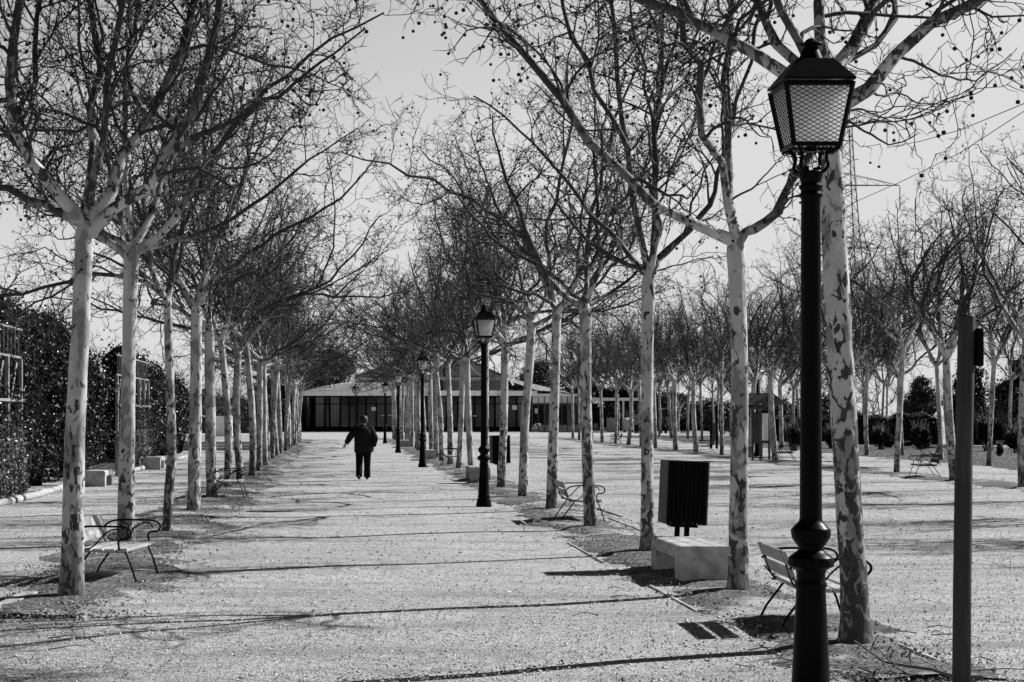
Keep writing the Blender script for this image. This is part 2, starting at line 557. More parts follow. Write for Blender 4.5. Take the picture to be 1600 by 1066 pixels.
strip('soil_strip', 3.85, .6, 11.6, 132, 2, .2)
strip('soil_strip', 16.6, .8, 14, 135, 3)
strip('planting_bed', 29.3, 7.2, 48, 150, 4, .3, SOILD)

# ------------------------------------------------------------------ trees
def unit(v):
    return v / (np.linalg.norm(v) + 1e-9)

class Tree:
    def __init__(s, seed, detail=1.0, twig=1.0, balls=1.0):
        s.rg = random.Random(seed); s.np = np.random.default_rng(seed)
        s.t = []; s.balls = []; s.detail = detail; s.twig = twig; s.bf = balls
    def rv(s): return s.np.normal(0, 1, 3)
    def walk(s, p, d, L, n, wob, trop):
        pts = [p]; st = L / n
        for i in range(n):
            d = unit(d + s.rv() * wob + np.array((0, 0, trop)))
            p = p + d * st; pts.append(p)
        return np.array(pts)
    def side(s, t, ang):
        a = unit(np.cross(t, s.rv()))
        return unit(t * math.cos(ang) + a * math.sin(ang))
    def spawn(s, pts, rad, lvl):
        seg = np.linalg.norm(np.diff(pts, axis=0), axis=1); L = seg.sum()
        dens = {1: 2.5, 2: 4.8, 3: 8.0}[lvl] * s.detail
        k = L * dens; k = int(k) + (s.rg.random() < k - int(k))
        if lvl > 1: k = max(k, 1)
        n = len(pts) - 1
        t0 = {1: .14, 2: .12, 3: .1}[lvl]
        for i in range(k):
            u = t0 + (1 - t0) * (i + s.rg.random()) / max(k, 1)
            x = min(u * n, n - 1e-3); a = int(x); f = x - a
            p = pts[a] * (1 - f) + pts[a + 1] * f
            r = rad[a] * (1 - f) + rad[a + 1] * f
            t = unit(pts[a + 1] - pts[a])
            if lvl == 1:
                ln = s.rg.uniform(.8, 1.9) * (1.15 - .45 * u) * min(1, .35 + r / .03)
                d = s.side(t, R(s.rg.uniform(35, 70)))
                d = unit(d + np.array((0, 0, .1)))
                P = s.walk(p, d, ln, 8, .32, .05)
                r0 = min(r * .62, .026) * s.rg.uniform(.6, 1); r1 = .004 * s.twig
                rr = np.linspace(max(min(r0, r * .85), .0055), r1, 9)
                s.t.append((P, rr, 5)); s.spawn(P, rr, 2)
            elif lvl == 2:
                ln = s.rg.uniform(.28, .8) * (1.1 - .4 * u)
                d = s.side(t, R(s.rg.uniform(30, 75)))
                P = s.walk(p, d, ln, 6, .33, .07)
                rr = np.linspace(min(r * .8, .009) , .003, 7) * s.twig
                s.t.append((P, rr, 3)); s.spawn(P, rr, 3)
            else:
                ln = s.rg.uniform(.06, .26)
                d = s.side(t, R(s.rg.uniform(30, 80)))
                P = s.walk(p, d, ln, 3, .45, .08)
                s.t.append((P, np.array((.0042, .0034, .0027, .0016)) * s.twig, 3))
                if s.rg.random() < .2 * s.bf:
                    s.balls.append(P[-1])
    def limb(s, P, r0, r1):
        P = np.asarray(P, float)
        # resample with small wander
        seg = np.r_[0, np.cumsum(np.linalg.norm(np.diff(P, axis=0), axis=1))]
        n = 14
        u = np.linspace(0, seg[-1], n)
        Q = np.stack([np.interp(u, seg, P[:, k]) for k in range(3)], 1)
        # smooth corners
        for _ in range(2):
            Q[1:-1] = Q[1:-1] * .5 + (Q[:-2] + Q[2:]) * .25
        wk = np.cumsum(s.np.normal(0, 1, (n, 3)), 0); wk -= wk[:1]; uu = np.linspace(0, 1, n)[:, None]
        wk -= wk[-1:] * uu
        Q += wk * .006 * min(seg[-1], 5)
        Q[1:-1] += s.np.normal(0, 1, (n - 2, 3)) * min(.03, .075 * seg[-1] / n)
        rr = r0 + (r1 - r0) * np.linspace(0, 1, n) ** .9
        rr[0] *= 1.25; rr *= 1 + s.np.normal(0, .05, n)
        att = rr * np.clip(1.15 - 1.7 * np.linspace(0, 1, n), .12, 1.1) * (1 + s.np.normal(0, .12, n))
        s.t.append((Q, rr, 8, att))
        # odd knuckles
        s.spawn(Q, rr, 1)
        return Q, rr
    def ballmesh(s, name):
        if not s.balls: return None
        ph = (1 + 5 ** .5) / 2
        ico = np.array([(-1, ph, 0), (1, ph, 0), (-1, -ph, 0), (1, -ph, 0), (0, -1, ph), (0, 1, ph), (0, -1, -ph), (0, 1, -ph), (ph, 0, -1), (ph, 0, 1), (-ph, 0, -1), (-ph, 0, 1)])
        ico /= np.linalg.norm(ico[0])
        fc = np.array([(0, 11, 5), (0, 5, 1), (0, 1, 7), (0, 7, 10), (0, 10, 11), (1, 5, 9), (5, 11, 4), (11, 10, 2), (10, 7, 6), (7, 1, 8), (3, 9, 4), (3, 4, 2), (3, 2, 6), (3, 6, 8), (3, 8, 9), (4, 9, 5), (2, 4, 11), (6, 2, 10), (8, 6, 7), (9, 8, 1)])
        V, Fc, off = [], [], 0
        st = np.array([(-.0015, 0, 0), (.0015, 0, 0), (0, 0.002, 0)])
        for b in s.balls:
            h = s.rg.uniform(.03, .1)
            V.append(ico * s.rg.uniform(.015, .021) + b - np.array((0, 0, h))); Fc.append(fc + off); off += 12
            V.append(np.array([b + st[0], b + st[1], b - np.array((0, 0, h))])); Fc.append(np.array([(0, 1, 2)]) + off); off += 3
        return fast_mesh(name, np.concatenate(V), np.concatenate(Fc), BALL, True)

def trunk_mesh(P, r, seed, sides=14):
    """P centreline points base->fork; organic radius"""
    P = np.asarray(P, float)
    seg = np.r_[0, np.cumsum(np.linalg.norm(np.diff(P, axis=0), axis=1))]
    n = 40
    u = np.linspace(0, seg[-1], n)
    Q = np.stack([np.interp(u, seg, P[:, k]) for k in range(3)], 1)
    for _ in range(6): Q[1:-1] = Q[1:-1] * .4 + (Q[:-2] + Q[2:]) * .3
    rg = np.random.default_rng(seed)
    z = u
    if np.isscalar(r): rr = r * (1 - .17 * z / z[-1])
    else: rr = np.interp(z / z[-1], np.linspace(0, 1, len(r)), r)
    rr = rr * (1 + .28 * np.exp(-z / .09)) * (1 + .22 * np.exp(-(z[-1] - z) / .12))
    rr[-1] *= .55; rr[-2] *= .88
    a = np.arange(sides) * 2 * math.pi / sides
    ph = rg.uniform(0, 6, 6)
    V = []
    for i in range(n):
        for k in range(sides):
            w = 1 + .045 * math.sin(2 * a[k] + ph[0] + z[i] * 1.3) + .03 * math.sin(3 * a[k] + ph[1] - z[i] * 2.1) + .02 * math.sin(a[k] * 5 + z[i] * 9 + ph[2]) + rg.normal(0, .012)
            if z[i] < .2: w += .12 * math.cos(4 * a[k] + ph[3]) * (1 - z[i] / .2)
            V.append(Q[i] + rr[i] * w * np.array((math.cos(a[k]), math.sin(a[k]), 0)))
    V = np.array(V)
    V[:sides, 2] -= .06
    i, k = np.meshgrid(np.arange(n - 1), np.arange(sides), indexing='ij'); k2 = (k + 1) % sides
    q = np.stack([i * sides + k, i * sides + k2, (i + 1) * sides + k2, (i + 1) * sides + k], -1).reshape(-1, 4)
    return fast_mesh('trunk', V, q, BARK, True, np.full(len(V), .1))

def make_tree(name, loc, trunk_me, T, par_label=None):
    root = empty(name, loc)
    o = bpy.data.objects.new('trunk', trunk_me); COL.objects.link(o); o.parent = root
    c = bpy.data.objects.new('crown', tubes_mesh('crown', T.t, BARK)); COL.objects.link(c); c.parent = root
    bm_ = T.ballmesh('seed_balls')
    if bm_:
        b = bpy.data.objects.new('seed_balls', bm_); COL.objects.link(b); b.parent = root; tag(b, kind='stuff')
    return root

def auto_limbs(T, top, r, k=None, spread=1.0, avoid=None, hgt=1.0, skip=0, upright=0):
    k = k or T.rg.choice((5, 5, 6, 6))
    a0 = T.rg.uniform(0, 6.28)
    for i in range(k):
        if i < skip: continue
        az = a0 + i * 2 * math.pi / k + T.rg.uniform(-.35, .35)
        up = T.rg.uniform(20, 50) if i % 3 else T.rg.uniform(50, 72)
        up = up + upright * (80 - up)
        d = np.array((math.cos(az) * math.cos(R(up)), math.sin(az) * math.cos(R(up)), math.sin(R(up))))
        if i == 0: d = unit(np.array((.15 * math.cos(az), .15 * math.sin(az), 1)))
        L = T.rg.uniform(4.2, 5.5) * hgt
        start = top - np.array((0, 0, T.rg.uniform(.02, .16)))
        P = T.walk(start, d, L * spread, 11, .2, .05)
        r0 = r * T.rg.uniform(.42, .7)
        Q, rr = T.limb(P, r0, .012)
        # secondary fork
        for j in T.rg.sample((2, 3, 4, 5, 6, 7, 8), T.rg.choice((1, 2))):
            d2 = T.side(unit(Q[j + 1] - Q[j]), R(T.rg.uniform(25, 45)))
            P2 = T.walk(Q[j], unit(d2 + np.array((0, 0, .3))), T.rg.uniform(2.0, 3.2) * hgt, 7, .1, .06)
            T.limb(P2, rr[j] * .72, .009)

PLANE_GROUP = None
ORD = ['first', 'second', 'third', 'fourth', 'fifth', 'sixth', 'seventh', 'eighth', 'ninth', 'tenth', 'eleventh', 'twelfth', 'thirteenth', 'fourteenth', 'fifteenth', 'sixteenth', 'seventeenth', 'eighteenth', 'nineteenth', 'twentieth', 'twenty-first', 'twenty-second', 'twenty-third', 'twenty-fourth', 'twenty-fifth', 'twenty-sixth', 'twenty-seventh']

def traced_tree(Yb, trunk_px, radii, limbs, seed, label, group, auto=2, twigscale=1.0, detail=1.0, auto_hgt=1.0, trunk_dy=0.0):
    base = W(trunk_px[0][0], trunk_px[0][1], Yb); base[2] = 0
    P = []
    for k, (px, py) in enumerate(trunk_px):
        w = W(px, py, Yb + trunk_dy * k); w[2] = max(w[2], 0) if k else 0
        P.append(w - base)
    T = Tree(seed, detail=detail * 1.12, twig=twigscale * 1.08)
    tm = trunk_mesh(P, radii, seed)
    if seed in (21, 22, 13, 24): tm.materials[0] = BARKD
    top = P[-1]
    for (pp, r0, r1, dy) in limbs:
        n = len(pp); Q = []
        for i, (px, py) in enumerate(pp):
            w = W(px, py, Yb + dy * i / max(1, n - 1)) - base
            Q.append(w)
        if pp[-1][1] <= 5:           # carries on above the frame
            d = unit(Q[-1] - Q[-2]); p = Q[-1]
            for k in range(5):
                d = unit(d + T.rv() * .1 + np.array((0, 0, .05))); p = p + d * .55; Q.append(p)
            r1 = min(r1, .014)
        if r0 < .034 and T.t:        # side branches start on the limb they grow from
            cand = np.concatenate([t_[0] for t_ in T.t if t_[2] == 8]); d_ = np.linalg.norm(cand - Q[0], axis=1); off = cand[d_.argmin()] - Q[0]
            if np.linalg.norm(off) < .6: Q = [q + off * max(0, 1 - i / 2.0) for i, q in enumerate(Q)]
        T.limb(Q, r0, r1)
    if auto: auto_limbs(T, top, (radii if np.isscalar(radii) else radii[-1]), k=auto, hgt=auto_hgt)
    root = make_tree('plane_tree', base, tm, T)
    tag(root, label, 'tree', group)
    return root

GL = 'plane trees of the left row along the lane'
GR = 'plane trees of the right row along the lane'
# --- left row, traced
traced_tree(16.8, [(112, 937), (114, 797), (116, 702), (121, 607), (124, 560), (131, 400), (132, 345)], [.112, .102, .098, .094, .09, .087], [
    ([(125, 345), (113, 333), (92, 306), (63, 270), (38, 234), (27, 194), (25, 162), (29, 135), (41, 68), (45, 0)], .066, .036, -.7),
    ([(122, 345), (104, 333), (54, 313), (22, 300), (0, 290), (-60, 262), (-110, 220)], .05, .02, .6),
    ([(132, 345), (137, 325), (142, 270), (146, 180), (144, 68), (142, 0)], .05, .03, .5),
    ([(138, 335), (145, 265), (155, 203), (169, 113), (167, 54), (178, 0)], .042, .025, -.6),
    ([(142, 345), (149, 335), (173, 306), (194, 270), (212, 225), (230, 180), (243, 167), (270, 108), (293, 59), (315, 0)], .066, .032, .4),
    ([(230, 182), (223, 173), (207, 144), (203, 90), (203, 45), (207, 0)], .032, .02, .9),
    ([(140, 362), (153, 356), (180, 333), (216, 311), (252, 279), (297, 234), (324, 194), (338, 117), (356, 54), (369, 0)], .06, .034, -.5),
    ([(27, 165), (40, 160), (50, 140), (55, 90), (60, 40), (58, 0)], .03, .018, .5),
    ([(297, 234), (360, 205), (430, 160), (500, 100), (570, 45)], .03, .008, -1.2),
    ], 11, 'pale plane tree behind the slatted bench, nearest whole trunk of the left row', GL, auto=0, detail=1.35)
traced_tree(24.06, [(197, 850), (198, 780), (198, 702), (201, 560), (204, 450), (207, 385)], [.118, .108, .1, .1], [
    ([(214, 392), (221, 387), (240, 374), (270, 345), (297, 290), (330, 240), (360, 200), (410, 150), (480, 90), (560, 40), (600, 20)], .062, .012, -.8),
    ([(216, 392), (250, 385), (300, 370), (360, 330), (430, 300), (500, 230), (560, 200)], .04, .008, .6),
    ([(205, 380), (200, 330), (203, 200), (215, 60), (215, 0)], .045, .02, .5),
    ([(200, 388), (165, 362), (120, 335), (60, 300), (20, 250)], .045, .01, .4),
    ([(212, 380), (235, 330), (262, 280), (280, 200), (320, 90), (330, 0)], .05, .02, 1.0),
    ([(203, 382), (190, 350), (178, 300), (150, 200), (130, 100)], .045, .01, -.8),
    ], 12, 'sturdy plane tree between the nearest left trunk and a thin dark trunk', GL, auto=2, detail=1.2)
traced_tree(26.15, [(261, 833), (263, 783), (269, 702), (267, 645), (264, 560), (262, 458)], [.075, .068, .062, .06], [
    ([(260, 462), (235, 440), (190, 415), (150, 395), (110, 390)], .035, .01, .3),
    ([(264, 458), (280, 420), (285, 350), (290, 240), (300, 120)], .035, .01, -.5),
    ([(262, 460), (262, 400), (258, 320), (250, 200)], .03, .01, .5),
    ], 13, 'thin dark-barked plane tree, third trunk of the left row', GL, auto=3)
traced_tree(31.9, [(303, 800), (303, 750), (306, 655), (306, 560), (307, 475)], [.125, .115, .1, .1], [
    ([(311, 474), (333, 441), (374, 414), (405, 383), (446, 370), (500, 340), (560, 290), (590, 240)], .055, .01, -.5),
    ([(307, 475), (320, 440), (322, 360), (325, 260), (340, 150)], .05, .01, .4),
    ([(303, 474), (285, 450), (260, 430), (235, 400), (215, 360)], .045, .01, .4),
    ([(311, 474), (345, 455), (375, 430), (420, 420), (470, 390)], .035, .01, .8),
    ], 14, 'broad pale plane tree with flared foot, fourth trunk of the left row', GL, auto=2)
# --- right row, traced
traced_tree(13.33, [(1337, 1011), (1335, 925), (1327, 812), (1321, 700), (1316, 600), (1309, 480), (1302, 360), (1297, 240), (1292, 150)], [.115, .104, .098, .095, .092, .084, .08], [
    ([(1288, 160), (1260, 125), (1235, 101), (1211, 81), (1178, 64), (1144, 57), (1117, 62), (1088, 51), (1063, 34), (1015, 0)], .052, .034, .5),
    ([(1285, 150), (1242, 98), (1205, 54), (1188, 20), (1178, 0)], .045, .035, 1.0),
    ([(1287, 150), (1270, 110), (1252, 68), (1235, 27), (1225, 0)], .036, .028, -.4),
    ([(1291, 160), (1289, 130), (1285, 95), (1279, 34), (1275, 0)], .05, .038, .2),
    ([(1295, 155), (1316, 111), (1336, 78), (1357, 40), (1370, 0)], .062, .048, .5),
    ([(1296, 175), (1308, 150), (1330, 130), (1350, 125), (1387, 115), (1421, 95), (1458, 64), (1498, 30), (1529, 0)], .056, .036, -.3),
    ([(1424, 100), (1471, 115), (1522, 135), (1549, 111), (1580, 84)], .014, .004, .2),
    ([(1310, 190), (1340, 175), (1370, 180), (1405, 190), (1440, 175)], .011, .004, .5),
    ([(1305, 215), (1353, 223), (1390, 230), (1434, 209)], .012, .004, -.4),
    ([(1350, 125), (1363, 148), (1404, 142), (1438, 165), (1461, 162)], .011, .004, .4),
    ([(1336, 78), (1370, 90), (1400, 50), (1415, 0)], .026, .016, .7),
    ], 21, 'large leaning plane tree right of the big black lamp post, blotched bark', GR, auto=0, detail=1.0)
traced_tree(17.4, [(1154, 929), (1154, 850), (1155, 760), (1156, 620), (1155, 540), (1152, 450), (1149, 372)], [.1, .092, .088, .086, .085, .09], [
    ([(1149, 378), (1141, 377), (1104, 372), (1075, 356), (1051, 342), (1025, 316), (1019, 293), (999, 261), (981, 234), (958, 223), (917, 199), (863, 151), (820, 102), (795, 54), (768, 0)], .055, .022, -1.1),
    ([(984, 236), (958, 202), (938, 167), (912, 112), (898, 49), (873, 0)], .026, .014, .4),
    ([(1150, 372), (1133, 330), (1121, 290), (1115, 223), (1106, 179), (1100, 100), (1088, 29), (1080, 0)], .046, .032, -1.9),
    ([(1150, 372), (1136, 330), (1134, 280), (1132, 220), (1131, 150), (1133, 60), (1133, 0)], .042, .028, .8),
    ([(1152, 378), (1179, 359), (1214, 336), (1237, 295), (1252, 266), (1275, 237), (1300, 190)], .055, .03, .3),
    ([(1132, 293), (1176, 281), (1205, 263), (1235, 237)], .013, .004, 0),
    ([(1133, 150), (1160, 120), (1190, 60), (1205, 0)], .02, .012, .6),
    ], 22, 'plane tree beside the concrete block seat, half dark and half pale bark', GR, auto=0, detail=1.05)
traced_tree(22.3, [(1012, 866), (1011, 780), (1011, 660), (1012, 540), (1013, 425)], [.098, .082, .076, .074, .08], [
    ([(1018, 425), (1025, 416), (1037, 391), (1063, 365), (1098, 336), (1118, 301), (1130, 240), (1150, 150)], .055, .012, .5),
    ([(1014, 420), (1018, 339), (1021, 266), (1022, 208), (1025, 150), (1030, 60), (1035, 0)], .032, .018, 0.6),
    ([(1011, 418), (999, 354), (990, 313), (984, 266), (975, 200), (965, 120), (955, 30), (950, 0)], .04, .018, -.6),
    ([(1010, 428), (987, 418), (967, 409), (938, 396), (915, 380), (880, 330), (850, 290)], .035, .01, -.4),
    ([(1018, 430), (1071, 413), (1115, 400)], .012, .004, 0),
    ([(1008, 425), (970, 380), (920, 330), (860, 250), (800, 190), (740, 150)], .036, .01, .6),
    ], 23, 'smooth pale plane tree left of the slatted litter bin', GR, auto=1)
traced_tree(27.3, [(923, 827), (920, 770), (917, 690), (916, 630), (915, 540), (914, 475)], [.098, .09, .084, .088, .1], [
    ([(912, 480), (903, 476), (879, 461), (852, 440), (843, 413), (834, 380), (815, 330), (790, 270), (770, 180)], .055, .012, -.3),
    ([(910, 474), (900, 464), (882, 446), (864, 425), (825, 413), (780, 386), (740, 350), (700, 290)], .042, .01, .6),
    ([(914, 470), (912, 455), (921, 416), (936, 398), (960, 350), (965, 280)], .045, .01, .5),
    ([(916, 470), (927, 455), (935, 425), (936, 404), (930, 350), (935, 250), (930, 150)], .042, .012, -.4),
    ([(918, 478), (927, 472), (948, 455), (990, 425), (1020, 395), (1040, 340)], .035, .01, .4),
    ], 24, 'plane tree in front of the garden bench on the right, knobbly fork', GR, auto=1)
traced_tree(32.5, [(862, 798), (863, 750), (865, 660), (869, 540), (870, 478)], [.102, .09, .085, .085], [
    ([(872, 488), (900, 492), (942, 485), (975, 458), (1002, 449)], .02, .006, 0),
    ([(868, 480), (840, 460), (800, 455), (760, 430), (720, 380)], .04, .01, -.4),
    ], 25, 'plane tree in the right row between the garden bench and the second lamp post', GR, auto=4)
traced_tree(37.3, [(817, 780), (820, 660), (825, 600), (829, 540), (830, 500)], [.105, .095, .09, .09], [
    ([(828, 500), (815, 485), (780, 465), (740, 460), (700, 430)], .045, .01, -.3),
    ([(832, 498), (850, 470), (852, 420), (860, 350)], .04, .01, .4),
    ], 26, 'right-leaning plane tree with dark flecks, sixth trunk of the right row', GR, auto=3)

# --- variants for the rest of the avenue
VARI = []
def variant(seed, detail, twig, r=.1, hgt=1.0, fork=3.7, balls=1.0, upright=0):
    rg = random.Random(seed)
    T = Tree(seed, detail=detail, twig=twig, balls=balls)
    lean = rg.uniform(-.2, .2); lean2 = rg.uniform(-.15, .15); kx = rg.uniform(-.1, .1)
    P = [np.array((lean * (u ** 1.3) + kx * math.sin(u * 3.6), lean2 * u, fork * u)) for u in np.linspace(0, 1, 8)]
    tm = trunk_mesh(P, r, seed, 10)
    auto_limbs(T, P[-1], r, hgt=hgt, upright=upright)
    root = make_tree('plane_tree', (0, -300, 0), tm, T)
    return root
for i in range(4): VARI.append(variant(100 + i, 1.0, 1.25, r=(.09, .1, .11, .095)[i], hgt=(.95, 1.05, 1, .9)[i]))
FARV = []
for i in range(4): FARV.append(variant(200 + i, .72, 1.8, r=(.1, .11, .09, .1)[i], hgt=(1, .95, 1.05, .9)[i], balls=.3))
UPV = []
for i in range(4): UPV.append(variant(300 + i, .88, 1.4, r=(.1, .11, .09, .12)[i], hgt=(.98, .9, 1.02, .85)[i], fork=(3.7, 3.5, 3.75, 3.3)[i], balls=.8, upright=.38))
used = set()
rgp = random.Random(77)
def plane(x, y, label, group, far=None, sc=None, thin=1.12):
    pool = UPV if group in (G2, G3, G4) else FARV if (far if far is not None else y > 62) else VARI
    k = rgp.randrange(len(pool)); src = pool[k]
    o = src if id(src) not in used else copy_tree(src)
    used.add(id(src))
    s = sc or rgp.uniform(.94, 1.06)
    o.location = (x, y, 0)
    o.rotation_euler = (0, 0, rgp.uniform(0, 6.28))
    if pool is UPV: thin = 1.0
    o.scale = (s * thin, s * thin, s)
    tag(o, label, 'tree', group)
    return o
G2 = 'plane trees on the far side of the open square'
G3 = 'plane trees of the second row beyond the square'
G4 = 'plane trees far back on the right'
def L(n, side): return 'bare plane tree, %s trunk of the %s' % (ORD[n - 1], side)
n = 5
for (px, py) in ((331, 779), (356, 763), (376, 752.5), (394, 744.7), (404, 737), (415, 729)):
    Y = GY(py); plane((px - VX) * Y / F, Y, L(n, 'left row counted from the slatted bench'), GL, far=False); n += 1
Y = 65.2
while Y < 119:
    plane(-2.6 + rgp.uniform(-.07, .07), Y + rgp.uniform(-.3, .3), L(n, 'left row counted from the slatted bench'), GL); Y += 4.75; n += 1
n = 7
for (px, Y) in ((783, 42), (758, 47.2), (737, 52), (717, 57), (704, 61.8)):
    plane((px - VX) * Y / F, Y, L(n, 'right row counted from the big lamp post'), GR, far=False); n += 1
Y = 66.5
while Y < 132:
    plane(3.93 + rgp.uniform(-.08, .08), Y + rgp.uniform(-.3, .3), L(n, 'right row counted from the big lamp post'), GR); Y += 4.8; n += 1
G2 = 'plane trees on the far side of the open square'
for i, Y in enumerate((17.5, 22.5, 27, 32, 37)):
    plane(16.5, Y, 'plane tree out of view right of the square, %s from the camera' % ORD[i], G2, far=False)
n = 1
for (px, Y) in ((1598, 42.3), (1492, 46.9), (1401, 52.9), (1326, 57.5), (1262, 62), (1212, 67.3), (1170, 71.5), (1128, 75.5), (1088, 81.6), (1056, 86.5), (1024, 91.5), (1002, 96.5), (982, 102), (962, 107), (941, 110.5), (925, 117), (905, 123), (895, 129)):
    plane((px - VX) * Y / F, Y, L(n, 'row across the square counted from the right edge'), G2, far=Y > 70); n += 1
G3 = 'plane trees of the second row beyond the square'
n = 1
for (px, Y) in ((1545, 61.1), (1471, 69), (1409, 76), (1355, 76.8), (1310, 83), (1270, 88), (1221, 92.5), (1190, 99), (1160, 105), (1122, 114.6), (1097, 121), (1075, 127), (1049, 133), (1030, 139)):
    plane((px - VX) * Y / F, Y, L(n, 'rearmost row counted from the right edge'), G3, far=Y > 70); n += 1
G4 = 'plane trees far back on the right'
n = 1
for (px, Y) in ((1377, 118), (1385, 126), (1347, 120), (1246, 122), (1238, 114), (1150, 135), (1142, 142), (1115, 145), (965, 140), (985, 146), (1580, 96), (1300, 140)):
    plane((px - VX) * Y / F, Y, 'plane tree far back on the right, %s of the hindmost counted from the right' % ORD[sorted([1377, 1385, 1347, 1246, 1238, 1150, 1142, 1115, 965, 985, 1580, 1300], reverse=True).index(px)], G4); n += 1
# tall loose bare trees at the back
WILD = variant(400, .5, 2.6, r=.14, hgt=1.25, fork=2.6, balls=0)
used.add(id(WILD)); first = True
G5 = 'tall bare trees on the skyline'
wl = [(60, 75, 1.25), (95, 82, 1.3), (135, 95, 1.4), (160, 90, 1.15), (205, 110, 1.35), (245, 120, 1.3), (285, 118, 1.1), (330, 125, 1.05), (355, 150, 1.2), (15, 80, 1.0),
      (520, 230, 1.7), (575, 235, 1.6), (640, 240, 1.7), (700, 235, 1.6), (770, 240, 1.6), (840, 225, 1.6), (900, 215, 1.6), (960, 200, 1.6), (1010, 190, 1.5), (1060, 185, 1.5), (1110, 190, 1.5), (1165, 185, 1.5), (1215, 185, 1.4), (1265, 180, 1.4), (1320, 185, 1.3), (1365, 180, 1.3), (1420, 170, 1.2), (1480, 160, 1.2), (1550, 150, 1.2), (430, 220, 1.6), (390, 200, 1.5)]
for i, (px, Y, s) in enumerate(sorted(wl)):
    s *= .55 if px < 400 else .62 if px > 980 else .72
    o = WILD if first else copy_tree(WILD); first = False
    o.name = 'bare_tree'
    o.location = ((px - VX) * Y / F, Y, 0); o.rotation_euler = (0, 0, rgp.uniform(0, 6.28)); o.scale = (s, s, s)
    tag(o, 'tall fine-twigged bare tree on the skyline, %s from the left' % (ORD[i] if i < 27 else ['twenty-eighth', 'twenty-ninth', 'thirtieth', 'thirty-first', 'thirty-second'][i - 27]), 'tree', G5)

# ------------------------------------------------------------------ foliage masses
def leaf_cloud(pts, size, rg, nrm=None):
    n = len(pts)
    a = rg.normal(0, 1, (n, 3)); a /= np.linalg.norm(a, axis=1)[:, None]
    b = np.cross(a, rg.normal(0, 1, (n, 3))); b /= np.linalg.norm(b, axis=1)[:, None]
    s = size * rg.uniform(.6, 1.3, (n, 1))
    V = np.stack([pts - a * s * .5, pts + b * s * .32, pts + a * s * .5 + np.cross(a, b) * s * .15, pts - b * s * .32], 1).reshape(-1, 3)
    q = np.arange(n * 4).reshape(-1, 4)
    return V, q, np.repeat(rg.uniform(0, 1, n), 4)

def foliage(name, root, lobes, n, size, mat, seed, shell=.55):
    """lobes: (centre, radii). leaves spread in the lobes' outer volume"""
    rg = np.random.default_rng(seed)
    w = np.array([l[1][0] * l[1][1] + l[1][1] * l[1][2] + l[1][0] * l[1][2] for l in lobes]); w = w / w.sum()
    P = []
    for (c, r), ww in zip(lobes, w):
        k = int(n * ww); d = rg.normal(0, 1, (k, 3)); d /= np.linalg.norm(d, axis=1)[:, None]
        # clumps
        cl = rg.normal(0, 1, (max(6, k // 120), 3)); cl /= np.linalg.norm(cl, axis=1)[:, None]
        d = d + cl[rg.integers(0, len(cl), k)] * 1.1; d += rg.normal(0, .12, (k, 3)); d /= np.linalg.norm(d, axis=1)[:, None]
        rad = (shell + (1 - shell) * rg.uniform(0, 1, (k, 1)) ** .6) * (1 + .13 * np.sin(d[:, :1] * 7 + d[:, 1:2] * 5) + .1 * np.sin(d[:, 2:] * 11 + d[:, :1] * 3)) * rg.uniform(.93, 1.08, (k, 1))
        P.append(np.array(c) + d * rad * np.array(r))
    P = np.concatenate(P); P = P[P[:, 2] > .03]
    V, q, a = leaf_cloud(P, size, rg)
    o = bpy.data.objects.new(name, fast_mesh(name, V, q, mat, False, a)); COL.objects.link(o); o.parent = root
    return o

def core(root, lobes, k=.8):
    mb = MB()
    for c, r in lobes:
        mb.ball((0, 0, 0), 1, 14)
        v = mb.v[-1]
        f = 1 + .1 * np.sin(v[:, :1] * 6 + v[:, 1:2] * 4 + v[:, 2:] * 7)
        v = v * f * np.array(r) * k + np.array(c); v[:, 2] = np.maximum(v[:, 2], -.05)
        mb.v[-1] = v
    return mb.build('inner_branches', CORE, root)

def evergreen(px, Y, top_py, wpx, label, seed, name='evergreen_tree', group='evergreens behind the square', n=9000, lf=None):
    sc = F / Y; h = CH + (HY - top_py) / sc; w = wpx / sc / 2
    root = empty(name, ((px - VX) / sc, Y, 0))
    rg = random.Random(seed)
    lobes = []
    for i in range(9):
        a = rg.uniform(0, 6.28); q = rg.uniform(.15, .62)
        zz = rg.uniform(.42, .8) * h
        rr = w * rg.uniform(.36, .52)
        lobes.append(((math.cos(a) * w * q, math.sin(a) * w * q, zz), (rr, rr, rr * .8)))
    lobes.append(((0, 0, h * .55), (w * .7, w * .7, h * .36)))
    lobes.append(((w * .1, 0, h - w * .3), (w * .45, w * .45, w * .34)))
    foliage('crown', root, lobes, n, lf or max(.12, 2.2 / sc * 1.6), LEVER, seed)
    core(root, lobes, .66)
    MB().tube([(0, 0, 0), (.05, 0, h * .3), (0, .05, h * .6)], [.22, .17, .1], 8).build('trunk', TWIG, root)
    tag(root, label, 'tree', group)
evergreen(512, 215, 541, 115, 'dense round evergreen left of the pavilion roof', 1)
evergreen(440, 190, 575, 90, 'low dark evergreen seen between the left trunks', 2)
evergreen(838, 215, 562, 95, 'dark evergreen behind the pavilion right roof, left of a pair', 3)
evergreen(905, 205, 566, 85, 'dark evergreen behind the pavilion right roof, right of a pair', 4)
evergreen(1045, 190, 612, 80, 'small conical evergreen behind the standing people', 5)
evergreen(965, 185, 590, 90, 'dark evergreen above the white terrace canopy', 15, n=4000)
evergreen(1438, 112, 588, 66, 'dome-shaped evergreen above the clipped hedge', 6)
evergreen(1515, 100, 548, 90, 'tall dark evergreen behind the wooden post', 7, n=7000)
evergreen(1590, 98, 556, 110, 'broad dark evergreen at the right edge', 8, n=7000)
evergreen(1285, 150, 618, 130, 'low evergreen behind the leaning plane tree', 9)
evergreen(1205, 160, 622, 90, 'low evergreen behind the information kiosk', 10)
